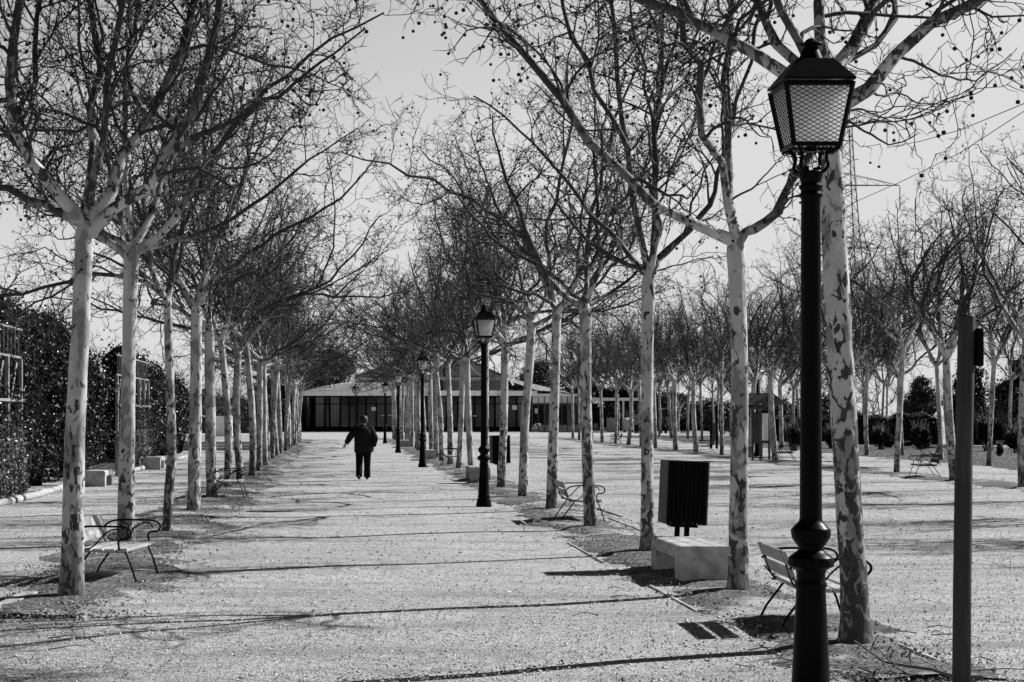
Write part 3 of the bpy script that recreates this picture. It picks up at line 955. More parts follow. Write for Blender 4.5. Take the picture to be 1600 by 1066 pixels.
evergreen(1130, 170, 628, 100, 'low grey-green evergreen right of the standing people', 11)

def shrub(px, Y, top_py, wpx, label, seed, n=2200, mat=None, group='shrubs in the bed on the right', name='shrub', depth=1.0):
    sc = F / Y; h = max(CH + (HY - top_py) / sc, .3); w = wpx / sc / 2
    root = empty(name, ((px - VX) / sc, Y, 0))
    rg = random.Random(seed)
    lobes = [((rg.uniform(-.45, .45) * w, rg.uniform(-.4, .4) * w * depth, h * rg.uniform(.35, .62)), (w * rg.uniform(.4, .6), w * .5 * depth, h * rg.uniform(.3, .4))) for _ in range(6)]
    foliage('foliage', root, lobes, n, max(.06, 1.5 / sc * 1.4), mat or LSHRUB, seed, .4)
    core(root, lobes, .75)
    st = []
    for i in range(60):
        a = rg.uniform(0, 6.28); q = rg.uniform(.1, .8) * w
        p0 = np.array((math.cos(a) * q * .3, math.sin(a) * q * .3, 0)); p1 = np.array((math.cos(a) * q, math.sin(a) * q * depth, h * rg.uniform(.8, 1.12)))
        st.append((np.array([p0, (p0 + p1) / 2 + np.array((0, 0, .1 * h)), p1]), np.array((.012, .008, .004)), 3))
    o = bpy.data.objects.new('stems', tubes_mesh('stems', st, TWIG)); COL.objects.link(o); o.parent = root
    tag(root, label, 'shrub', group)
shrub(1377, 88, 664, 40, 'rounded dark shrub in front of the hedge, left one', 31)
shrub(1438, 88, 660, 40, 'rounded dark shrub in front of the hedge, right one', 32)
shrub(1240, 86, 655, 50, 'loose twiggy shrub right of the information kiosk', 33)
shrub(1300, 92, 664, 40, 'low shrub behind the leaning plane tree', 34)
shrub(1508, 76, 640, 46, 'tall loose twiggy shrub behind the wooden post', 35)
shrub(1545, 84, 648, 60, 'thin-twigged shrub near the right edge', 36)
shrub(1590, 80, 662, 50, 'small leafy shrub at the right edge', 37)
shrub(1420, 100, 690, 30, 'tiny mound shrub beside the bed', 38, n=700)
shrub(1562, 74, 690, 16, 'small grassy tuft in the leaf litter', 39, n=500)

def hedge(name, x0, y0, x1, y1, width, h, n, size, mat, seed, label, cat='hedge', hvar=.06, htaper=0.0, lumps=.25):
    """free-standing foliage wall from point to point"""
    rg = np.random.default_rng(seed)
    c = np.array(((x0 + x1) / 2, (y0 + y1) / 2)); d = np.array((x1 - x0, y1 - y0)); Ln = np.hypot(*d); d = d / Ln; nn = np.array((-d[1], d[0]))
    root = empty(name, (c[0], c[1], 0))
    u = rg.uniform(-.5, .5, n); face = rg.random(n)
    hh = h * (1 - htaper * (u + .5)) * (1 + hvar * np.sin(u * 23 + seed) + hvar * np.sin(u * 9))
    z = np.where(face < .28, 1 - rg.random(n) ** 2 * .12, rg.random(n)) * hh
    ws = np.where(face < .28, rg.uniform(-1, 1, n), np.sign(rg.random(n) - .35) * (1 - rg.random(n) ** 2 * .3)) * width / 2
    ws *= 1 + lumps * np.sin(u * 31 + z * 2.2) * np.cos(z * 3 + u * 17)
    ws *= np.where(z > hh * .85, .8, 1)
    P = np.stack([d[0] * u * Ln + nn[0] * ws, d[1] * u * Ln + nn[1] * ws, z], 1) + rg.normal(0, size * .5, (n, 3))
    V, q, a = leaf_cloud(P, size, rg)
    o = bpy.data.objects.new('foliage', fast_mesh('foliage', V, q, mat, False, a)); COL.objects.link(o); o.parent = root
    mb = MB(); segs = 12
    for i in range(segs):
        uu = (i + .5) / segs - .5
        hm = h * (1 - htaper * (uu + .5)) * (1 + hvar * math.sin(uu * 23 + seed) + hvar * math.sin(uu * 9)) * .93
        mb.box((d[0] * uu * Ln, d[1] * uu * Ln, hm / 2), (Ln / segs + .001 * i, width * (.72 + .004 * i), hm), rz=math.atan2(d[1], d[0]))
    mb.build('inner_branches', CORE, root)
    tag(root, label, cat, None)
    return root
X_ = lambda px, Y: (px - VX) * Y / F
hedge('clipped_hedge', X_(1335, 104), 104, X_(1466, 104), 104, 1.6, 1.75, 9000, .1, LSHRUB, 51, 'long clipped dark hedge behind the trees on the right')
hedge('clipped_hedge', X_(1215, 118), 118, X_(1300, 116), 116, 1.5, 1.6, 5000, .1, LSHRUB, 52, 'short dark hedge segment partly hidden by the big lamp post')
hedge('clipped_hedge', X_(1490, 108), 108, X_(1640, 104), 104, 1.6, 2.4, 7000, .1, LSHRUB, 53, 'dark hedge under the evergreens at the right edge')
hedge('clipped_hedge', X_(880, 196), 196, X_(1210, 188), 190, 2, 3.0, 7000, .18, LEVER, 54, 'dark hedge behind the terrace and the standing people')
hedge('clipped_hedge', X_(300, 150), 150, X_(475, 200), 200, 2, 3.6, 5000, .18, LEVER, 57, 'dark hedge at the end of the left path')

# vine-covered wall on the left
def vine(x0, y0, x1, y1, hfun, n, size, seed, label, depth=.95):
    rg = random.Random(seed); root = empty('climbing_vine', (0, 0, 0))
    lobes = []; Ln = y1 - y0; y = y0
    while y < y1:
        u = (y - y0) / Ln; h = hfun(u) * rg.uniform(.93, 1.05); x = x0 + (x1 - x0) * u
        r = rg.uniform(.95, 1.25)
        lobes.append(((x + rg.uniform(-.12, .12), y + rg.uniform(-.3, .3), h - r * .8), (depth, r, r * .85)))
        z = h - r * 1.5
        while z > .3:
            lobes.append(((x + rg.uniform(-.2, .15), y + rg.uniform(-.4, .4), z), (depth * rg.uniform(.85, 1.1), r * rg.uniform(.9, 1.15), r * .9))); z -= .95
        y += 1.15
    foliage('foliage', root, lobes, n, size, LVINE, seed, .72)
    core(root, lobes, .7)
    tag(root, label, 'vine', None)
vine(-8.3, 33, -7.75, 47.5, lambda u: 4.75 - 1.6 * max(0, .12 - u) - .9 * max(0, u - .45), 70000, .085, 55, 'tall rounded mass of dark climbing vine beside the left path, nearest one')
vine(-7.95, 48.2, -7.9, 54.5, lambda u: 4.1 - .5 * u, 24000, .09, 58, 'dark climbing vine just before the farther white railed trellis')
vine(-8.0, 64.5, -7.9, 85, lambda u: 4.3 - .9 * u, 40000, .11, 56, 'dark climbing vine beyond the farther white railed trellis')
vine(-8.9, 55, -8.8, 64, lambda u: 2.9, 9000, .1, 59, 'low dark vine growth behind the farther white railed trellis', .6)

# ------------------------------------------------------------------ trellis frames on the left
def trellis(x, y0, y1, label, seed):
    rg = random.Random(seed); Ln = y1 - y0
    root = empty('garden_trellis', (x, y0, 0))
    k = max(2, round(Ln / 1.45))
    for i in range(k + 1):
        MB().bbox((0, Ln * i / k, 1.5), (.1, .1, 3.0), .01).build('post', FENCEW, root)
    for z, s in ((.12, .07), (1.22, .07), (2.07, .06)):
        MB().bbox((.085, Ln / 2, z), (.05, Ln + .2, s), .008).build('rail', RAILP, root)
    for z in (3.02, 3.64):
        MB().bbox((.0, Ln / 2, z), (.06, Ln + .3, .05), .008).build('top_rail', RAILP, root)
    m = MB(); nb = int(Ln / .4)
    for i in range(nb): m.box((0, Ln * (i + .5) / nb, 3.33), (.016, .016, .58))
    m.build('upper_railing', RAILP, root)
    m = MB(); y = 0
    while y < Ln:
        m.box((.14 + rg.uniform(-.01, .01), y, .68), (.02, rg.uniform(.03, .07), 1.05 + rg.uniform(-.1, .08)), rx=rg.uniform(-.09, .09)); y += rg.uniform(.09, .17)
    m.build('slat_panel', FENCEW, root)
    m = MB()
    for i in range(k):
        if rg.random() < .8:
            m.tube([(-.06, Ln * i / k + .1, 1.3), (-.06, Ln * (i + 1) / k - .1, 2.9)], .02, 6)
    m.build('brace', FENCEW, root)
    tw = []
    for i in range(70):
        p = np.array((rg.uniform(.05, .2), rg.uniform(0, Ln), 0)); q = [p]
        for j in range(6):
            p = p + np.array((rg.uniform(-.03, .03), rg.uniform(-.22, .22), rg.uniform(.1, .42))); q.append(p)
        tw.append((np.array(q), np.linspace(.011, .004, 7), 4))
    o = bpy.data.objects.new('vine_stems', tubes_mesh('vine_stems', tw, TWIG)); COL.objects.link(o); o.parent = root
    r2 = np.random.default_rng(seed); n = 5200
    P = np.stack([r2.uniform(-.1, .25, n), r2.uniform(0, Ln, n), np.abs(r2.normal(0, 1, n)) * .9 + .1], 1); P = P[P[:, 2] < 3.3]
    V, q, a = leaf_cloud(P, .08, r2)
    o = bpy.data.objects.new('vine_leaves', fast_mesh('vine_leaves', V, q, LVINE, False, a)); COL.objects.link(o); o.parent = root
    tag(root, label, 'trellis', 'wooden trellis frames along the left path')
trellis(-7.05, 34.2, 38.9, 'white railed trellis frame with slats at the left edge', 1)
trellis(-6.95, 55.0, 64.0, 'white railed trellis frame with leaning slats behind the second left trunk', 2)
MB().bbox((0, 0, 1.6), (.35, 2.2, 3.2), .02).build('wall_pillar', PLAST, None, loc=(-8.1, 36.4, 0))
tag(bpy.data.objects['wall_pillar'], 'grey plastered wall behind the trellis frame at the left edge', 'wall')

# log kerb
for i, (ya, yb) in enumerate(((30.5, 33.2), (33.3, 35.9), (36, 38.2), (38.3, 40.4), (40.5, 42.6), (50.8, 53.8), (53.9, 56.8), (56.9, 59.8), (64.5, 68), (68.2, 72))):
    rg = random.Random(i); xa = -6.55 + .006 * (ya - 30) + rg.uniform(-.03, .03)
    pts = [(xa + rg.uniform(-.02, .02) + .01 * k, ya + (yb - ya) * k / 5, .05 + rg.uniform(-.008, .008)) for k in range(6)]
    o = MB().tube(pts, [.075, .08, .078, .074, .078, .07], 10).build('kerb_log', LOGW)
    tag(o, 'peeled log edging the vine bed on the left, %s from the camera' % ORD[i], 'log', 'logs edging the vine bed')

# ------------------------------------------------------------------ lamps
def make_lamp():
    root = empty('street_lamp')
    pr = [(.15, -.02), (.15, .04), (.136, .06), (.141, .09), (.13, .12), (.11, .15), (.121, .165), (.121, .18), (.108, .2), (.082, .75), (.084, .77), (.09, .782), (.09, .795), (.08, .81), (.08, .85), (.086, .87), (.105, .885), (.126, .893), (.129, .905), (.124, .93), (.127, .938), (.122, .945), (.096, .965), (.078, .978), (.07, .99), (.072, 1.005), (.088, 1.025), (.104, 1.05), (.108, 1.075), (.111, 1.09), (.111, 1.102), (.1, 1.112), (.085, 1.13), (.068, 1.145), (.062, 1.17), (.054, 2.97), (.056, 2.985), (.066, 2.99), (.067, 3.005), (.056, 3.015), (.056, 3.03), (.066, 3.04), (.066, 3.055), (.054, 3.065), (.058, 3.08), (.07, 3.12), (.07, 3.135), (.02, 3.14), (.001, 3.14)]
    col = MB().lathe(pr, sides=28)
    col.build('column', IRON, root)
    for rr_, zz_, sz_ in ((.112, .915, .019), (.094, 1.07, .017)):      # scalloped ornament on the two collars
        m = MB()
        for k in range(14):
            a = 2 * math.pi * k / 14
            m.ball((math.cos(a) * rr_, math.sin(a) * rr_, zz_), sz_, 8, (1, 1, 1.4))
        m.build('collar_ornament', IRON, root)
    # scroll brackets
    for k in range(4):
        a = R(45 + 90 * k); ca, sa = math.cos(a), math.sin(a)
        pts = []
        for (r, z) in ((.045, 3.135), (.075, 3.13), (.1, 3.145), (.108, 3.17), (.1, 3.195), (.098, 3.22), (.112, 3.245), (.13, 3.262)):
            pts.append((ca * r, sa * r, z))
        b = MB().tube(cr(pts), .011, 6)
        b.ball((ca * .05, sa * .05, 3.15), .016, 8)
        b.build('bracket', IRON, root)
    # lantern body: four frames, panes, mesh
    zt, zb, wt, wb = 3.615, 3.265, .1875, .128
    fr = MB()
    C = lambda k, w: np.array((w * (1, 1, -1, -1)[k % 4], w * (1, -1, -1, 1)[k % 4], 0))
    for k in range(4):
        fr.tube([C(k, wt) + (0, 0, zt), C(k, wb) + (0, 0, zb)], .014, 4)
        fr.tube([C(k, wt - .004) + (0, 0, zt - .01), C(k + 1, wt - .004) + (0, 0, zt - .01)], .014, 4)
        fr.tube([C(k, wb + .004) + (0, 0, zb + .008), C(k + 1, wb + .004) + (0, 0, zb + .008)], .013, 4)
        for j in range(11):
            p = C(k, wb) * (1 - j / 11) + C(k + 1, wb) * j / 11
            fr.ball((p[0], p[1], zb - .012), .008, 6)
    fr.box((0, 0, zb - .004), (.05, .05, .03))
    fr.tube([(-wb, 0, zb), (wb, 0, zb)], .008, 4); fr.tube([(0, -wb, zb), (0, wb, zb)], .008, 4)
    fr.build('lantern_frame', IRON, root)
    for k in range(4):
        a, b = C(k, wt - .012), C(k + 1, wt - .012); c, d = C(k, wb - .01), C(k + 1, wb - .01)
        pane = MB().poly([a + (0, 0, zt), b + (0, 0, zt), d + (0, 0, zb), c + (0, 0, zb)]).build('pane', FROST, root)
        # diamond wire mesh just outside
        a, b = C(k, wt - .002), C(k + 1, wt - .002); c, d = C(k, wb - .0), C(k + 1, wb - .0)
        def P(u, v):  # u 0..1 across, v 0..1 down
            top = a * (1 - u) + b * u; bot = c * (1 - u) + d * u
            p = top * (1 - v) + bot * v; return np.array((p[0], p[1], zt + (zb - zt) * v))
        wm = MB()
        for s in (1, -1):
            kk = 11 if True else 0
            for i in range(-24, 36):
                # line: u*9 + s*v*14 = i  in a sheared lattice
                pts = []
                for v in np.linspace(0, 1, 41):
                    # keep metric width: half width at v
                    w = wt + (wb - wt) * v
                    x = (i - 5.5) * .047 + s * (v - .5) * .685
                    u = x / (2 * w) + .5
                    if 0 <= u <= 1: pts.append(P(u, v))
                if len(pts) > 1: wm.tube(pts, .0026, 3, cap=False)
        wm.build('wire_mesh', IRON, pane)
    # roof
    ro = MB()
    e, z0, z1, t = .2, 3.625, 3.76, .1
    V = [C(k, e) + (0, 0, z0) for k in range(4)] + [C(k, e) + (0, 0, z0 + .012) for k in range(4)] + [C(k, t) + (0, 0, z1) for k in range(4)]
    f = [(3, 2, 1, 0), (8, 9, 10, 11)]
    for k in range(4):
        k2 = (k + 1) % 4
        f += [(k, k2, 4 + k2, 4 + k), (4 + k, 4 + k2, 8 + k2, 8 + k)]
    ro.add(V, f)
    ro.build('lantern_roof', IRON, root)
    fi = MB().lathe([(.075, 3.758), (.07, 3.775), (.045, 3.83), (.04, 3.845), (.068, 3.85), (.07, 3.858), (.04, 3.865), (.03, 3.88), (.014, 3.89), (.001, 3.893)], sides=16)
    fi.build('chimney_cap', IRON, root)
    MB().ball((0, 0, 3.42), .045, 10, (1, 1, 1.8)).build('bulb', FROST, root)
    return root
LG = 'black cast iron lamps along the avenues'
lamp0 = make_lamp()
lamps = [(2.68, 10, .0, 'huge black lamp post in the right foreground with wire-mesh lantern'),
         (X_(756, 34.1), 34.1, .15, 'black lamp post standing right of the lane, second nearest'),
         (X_(660, 59.5), 59.5, .0, 'black lamp post right of the lane, third nearest'),
         (X_(622, 82.6), 82.6, .05, 'black lamp post right of the lane, fourth nearest'),
         (X_(601.5, 110), 110, .0, 'distant lamp post just right of the walking person'),
         (X_(556, 120), 120, .75, 'distant lamp post directly behind the walking person'),
         (X_(1183, 76), 76, .6, 'lamp post rising behind the information kiosk'),
         (X_(1023, 99), 99, .1, 'lamp post behind the smooth pale plane tree across the square'),
         (X_(321, 132), 132, .4, 'far lamp post at the end of the left path')]
for i, (x, y, rz, lb) in enumerate(lamps):
    o = lamp0 if i == 0 else copy_tree(lamp0)
    o.location = (x, y, 0); o.rotation_euler = (0, 0, rz)
    tag(o, lb, 'street lamp', LG)

# ------------------------------------------------------------------ garden benches (length along local Y, facing +X)
def make_bench(Ln=1.15, SLATW=SLATW):
    root = empty('garden_bench')
    h = Ln / 2
    m = MB()
    for i, x in enumerate((.08, .21, .34, .47)):
        m.bbox((x, 0, .355 - .006 * (i in (1, 2))), (.115, Ln, .036), .006)
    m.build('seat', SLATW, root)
    m = MB()
    for (x, z) in ((-.035, .475), (-.085, .605)):
        m.bbox((x, 0, z), (.022, Ln, .112), .006, ry=-R(20))
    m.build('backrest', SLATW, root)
    for s in (-1, 1):
        y = s * (h - .13)
        MB().tube([(-.13, y * 1.0, -.02), (-.06, y, .12), (.10, y, .335)], .0105, 7).build('leg', IRON2, root)
        MB().tube([(.6, y, -.02), (.53, y, .2), (.47, y, .34)], .0105, 7).build('leg', IRON2, root)
        # back support
        MB().tube(cr([(.3, y, .338), (.12, y, .335), (.02, y, .355), (-.03, y, .42), (-.06, y, .52), (-.11, y, .66)]), .009, 7).build('back_support', IRON2, root)
        ya = s * (h + .01)
        MB().tube(cr([(-.07, ya, .52), (.0, ya, .575), (.12, ya, .6), (.36, ya, .6), (.5, ya, .595), (.565, ya, .56), (.57, ya, .51), (.53, ya, .475), (.475, ya, .475), (.44, ya, .44), (.45, ya, .36)]), .011, 7).build('armrest', IRON2, root)
        MB().tube(cr([(-.05, ya, .45), (.02, ya, .38), (.12, ya, .37), (.2, ya, .42), (.27, ya, .5), (.36, ya, .565), (.45, ya, .57), (.49, ya, .52)]), .008, 7).build('scroll', IRON2, root)
        MB().tube([(.0, ya - s * .06, .34), (.5, ya - s * .06, .335)], .009, 6).build('seat_bearer', IRON2, root)
    return root
b0 = make_bench()
BG = 'slatted garden benches with curled iron arms'
benches = [(-2.62, 18.8, R(-9), 1, 'slatted bench with curled iron arms beside the nearest left trunk'),
           (-2.57, 37.4, 0, 1, 'slatted bench with iron arms between trunks farther along the left row'),
           (3.70, 14.65, R(-3), 1, 'slatted bench half hidden behind the big lamp post'),
           (3.76, 29.3, R(0), 1, 'slatted bench behind the plane tree with knobbly fork'),
           (3.6, 60.5, R(0), 1, 'small distant bench in the right row near the third lamp'),
           (16.75, 49.6, R(172), 1, 'bench standing free on the gravel near the wooden post'),
           (21.2, 62.5, R(165), 1, 'bench partly hidden behind the wooden post'),
           (17.0, 66, R(170), 1, 'bench right of the information kiosk'),
           (16.9, 80, R(176), 1, 'bench by a leaning trunk across the square'),
           (16.6, 104, R(176), 1, 'farthest bench across the square, left of the tree row'),
           (22.6, 98, R(160), 1, 'far bench among the rear trees left of the kiosk')]
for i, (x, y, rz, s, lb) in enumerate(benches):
    if i == 5: b0 = make_bench(1.15, SLAT_SHADE)  # benches across the square take the slats with shade in their colour
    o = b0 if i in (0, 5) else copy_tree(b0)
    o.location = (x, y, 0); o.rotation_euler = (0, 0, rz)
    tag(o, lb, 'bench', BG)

# ------------------------------------------------------------------ concrete seats
def make_block(Ln=1.5, w=.54, h=.385):
    root = empty('concrete_seat')
    def prof(w, h, t0):
        r = .05; P = [(-w / 2, t0)]
        for a in np.linspace(180, 90, 5): P.append((-w / 2 + r + r * math.cos(R(a)), h - r + r * math.sin(R(a))))
        for gx in (-w / 6, w / 6): P += [(gx - .007, h), (gx - .004, h - .014), (gx + .004, h - .014), (gx + .007, h)]
        for a in np.linspace(90, 0, 5): P.append((w / 2 - r + r * math.cos(R(a)), h - r + r * math.sin(R(a))))
        P.append((w / 2, t0)); return P
    def extr(mb, P, y0, y1, slope=0):
        n = len(P)
        V = [(x * (1 - slope), y0, z) for x, z in P] + [(x * (1 - slope), y1, z) for x, z in P]
        f = [(k, k + 1, n + k + 1, n + k)[::-1] for k in range(n - 1)] + [(n - 1, 0, n, 2 * n - 1)[::-1], tuple(range(n)), tuple(range(2 * n - 1, n - 1, -1))]
        mb.add(V, f)
    m = MB(); extr(m, prof(w, h, h - .13), .004, Ln - .004); m.build('seat_slab', CONC, root)
    for y0 in (0, Ln - .24):
        m = MB(); extr(m, prof(w + .004, h + .002, -.02), y0, y0 + .24); m.build('leg', CONC, root)
    return root
c0 = make_block()
for i, (x, y, rz, lb) in enumerate(((3.81, 18.3, R(1), 'pale concrete block seat between two plane trunks near the litter bin'),
        (X_(750, 46.3), 46.3, 0, 'concrete block seat behind the second lamp post'),
        (X_(671, 68.8), 68.8, 0, 'concrete block seat beyond the third lamp post'),
        (X_(633, 96), 96, 0, 'farthest small concrete block seat in the right row'),
        (-6.02, 43.2, 0, 'concrete bench in front of the vine on the left, the nearer one'),
        (-6.1, 57.3, 0, 'concrete bench beside the slatted trellis on the left, the farther one'))):
    o = c0 if i == 0 else copy_tree(c0)
    o.location = (x, y, 0); o.rotation_euler = (0, 0, rz)
    tag(o, lb, 'concrete seat', 'concrete block seats')

# ------------------------------------------------------------------ litter bins
def make_bin():
    root = empty('litter_bin')
    m = MB()
    for i in range(9):
        m.bbox((-.2 + .05 * i, -.21, .87), (.045, .02, .72), .004)
    m.build('front_slats', BINB, root)
    m = MB()
    for i in range(9): m.bbox((-.2 + .05 * i, .21, .87), (.045, .02, .72), .004)
    m.build('back_slats', BINB, root)
    for s in (-1, 1):
        m = MB()
        for i in range(4): m.bbox((s * .232, -.165 + .11 * i, .87), (.02, .104, .72), .004)
        m.build('side_boards', BINW, root)
    MB().box((0, 0, .86), (.42, .38, .66)).build('liner', BINB, root)
    m = MB(); m.bbox((0, 0, 1.222), (.44, .4, .012), .004); m.build('rim', BINB, root)
    for x in (-.055, .055): MB().bbox((x, 0, .255), (.055, .05, .55), .006).build('post', BINB, root)
    MB().bbox((0, 0, .49), (.3, .3, .03), .005).build('bracket', BINB, root)
    return root
d0 = make_bin()
for i, (x, y, rz, ry, lb) in enumerate(((3.905, 20.15, 0, R(2.5), 'dark slatted litter bin standing behind the near concrete seat'),
                                (X_(782, 45.6), 45.6, R(3), R(-1), 'dark litter bin partly behind a trunk near the second lamp post'))):
    o = d0 if i == 0 else copy_tree(d0)
    o.location = (x, y, 0); o.rotation_euler = (0, ry, rz)
    tag(o, lb, 'litter bin', 'dark slatted litter bins')

# ------------------------------------------------------------------ foreground wooden post with box
root = empty('wooden_post', (3.90, 11.0, 0))
MB().tube([(-.012, 0, -.05), (-.006, 0, .7), (.004, 0, 1.5), (.022, 0, 2.36), (.0225, 0, 2.378)], [.056, .055, .053, .051, .047], 20).build('pole', POSTW, root)
MB().bbox((.088, .0, 2.175), (.042, .12, .235), .006).build('switch_box', BINB, root)
tag(root, 'round weathered wooden post with a small black box at its top, right foreground', 'post')

# ------------------------------------------------------------------ information kiosk
root = empty('information_kiosk', (X_(1189, 68), 68, 0), R(28))
for sx in (-1, 1):
    for sy in (-1, 1):
        MB().bbox((sx * .27, sy * .27, .98), (.09, .09, 1.96), .008).build('post', KIOSKW, root)
for sx in (-1, 1):
    m = MB().bbox((sx * .33, 0, 2.02), (.07, 1.3, .09), .008); m.build('beam', KIOSKW, root)
    m = MB().bbox((0, sx * .33, 2.11), (1.4, .07, .09), .008); m.build('beam', KIOSKW, root)
for s in (-1, 1):
    m = MB()
    for j in range(7):
        x = s * (.08 + j * .14); z = 2.56 - j * .062
        m.box((x, 0, z), (.17, 1.6 - .02 * j, .022), ry=s * R(19))
    m.build('roof_slope', KIOSKW, root)
MB().bbox((0, 0, 2.585), (.12, 1.64, .03), .006).build('roof_ridge', KIOSKW, root)
m = MB()
for s in (-1, 1): m.poly([(-.9, s * .75, 2.2), (.9, s * .75, 2.2), (0, s * .75, 2.52)])
m.build('gable', KIOSKW, root)
for sy in (-1, 1):
    p = MB().bbox((0, sy * .27, 1.3), (.44, .03, 1.15), .005).build('display_board', DARKG, root)
    MB().bbox((0, sy * .292, 1.3), (.38, .008, 1.05), .002).build('poster', PAPER, p)
for sx in (-1, 1):
    m = MB()
    for j in range(4): m.bbox((sx * .27, -.16 + .107 * j, 1.25), (.03, .07, 1.2), .005)
    m.build('slat_board', KIOSKW, root)
root.scale = (.82, .82, 1)
tag(root, 'wooden information kiosk with pitched board roof and a pale poster', 'kiosk')

# dark sign post pair
root = empty('sign_stand', (X_(1111, 92), 92, 0))
MB().bbox((0, 0, .95), (.12, .1, 1.9), .01).build('post', DARKG, root)
MB().bbox((.32, .1, 1.15), (.12, .1, 2.3), .01).build('post', DARKG, root)
MB().bbox((.16, .05, .9), (.2, .04, .9), .01).build('panel', KIOSKW, root)
tag(root, 'pair of dark upright posts across the square left of the kiosk', 'sign stand')

# ------------------------------------------------------------------ pylon and cables
py = 250.0; psc = F / py
root = empty('electricity_pylon', (X_(1322, py), py, 0))
m = MB(); H = CH + (HY - 186) / psc
def hw(z): return 3.2 * (1 - z / H) ** 1.3 + .62
zs = np.concatenate([np.arange(0, 20, 2.6), np.arange(20, H, 1.5)])
for sx in (-1, 1):
    for sy in (-1, 1):
        m.tube([(sx * hw(z), sy * hw(z), z) for z in zs], .09, 4)
for a, b in zip(zs[:-1], zs[1:]):
    for s in (-1, 1):
        m.tube([(-hw(a), s * hw(a), a), (hw(b), s * hw(b), b)], .045, 3); m.tube([(hw(a), s * hw(a), a), (-hw(b), s * hw(b), b)], .045, 3)
        m.tube([(s * hw(a), -hw(a), a), (s * hw(b), hw(b), b)], .045, 3)
m.build('lattice_tower', STEEL, root)
for zy, wpx in ((192, 64), (290, 84), (388, 62)):
    z = CH + (HY - zy) / psc; w = wpx / psc
    m = MB()
    for s in (-1, 1):
        for yy in (-.5, .5):
            m.tube([(0, yy, z), (s * w, 0, z)], .07, 3); m.tube([(0, yy, z + 1.7), (s * w, 0, z)], .05, 3)
        for k in range(1, 5):
            x = s * w * k / 5; m.tube([(x, 0, z), (x, 0, z + 1.7 * (1 - k / 5))], .035, 3)
            m.tube([(x, 0, z + 1.7 * (1 - k / 5)), (s * w * (k + 1) / 5, 0, z)], .035, 3)
    m.build('cross_arm', STEEL, root)
    for s in (-1, 1):
        m = MB().tube([(s * w, 0, z), (s * w, 0, z - 3.3)], .05, 5)
        for k in range(14): m.ball((s * w, 0, z - .3 - k * .2), .13, 6, (1, 1, .5))
        m.build('insulator', STEEL, root)
tag(root, 'tall steel lattice pylon far away behind the big lantern', 'pylon')
for pts, lb in (([(1386, 231, 250), (1438, 221, 225), (1501, 203, 195), (1600, 162, 165), (1750, 85, 135)], 'upper power cable crossing the sky at the right'),
                ([(1331, 318, 250), (1406, 285, 232), (1449, 264, 222), (1500, 239, 205), (1600, 174, 175), (1750, 60, 140)], 'lower power cable crossing the sky at the right')):
    P = [W(*p) for p in pts]
    o = MB().tube(P, .045, 5).build('power_cable', IRON2); tag(o, lb, 'cable', 'power cables from the pylon')

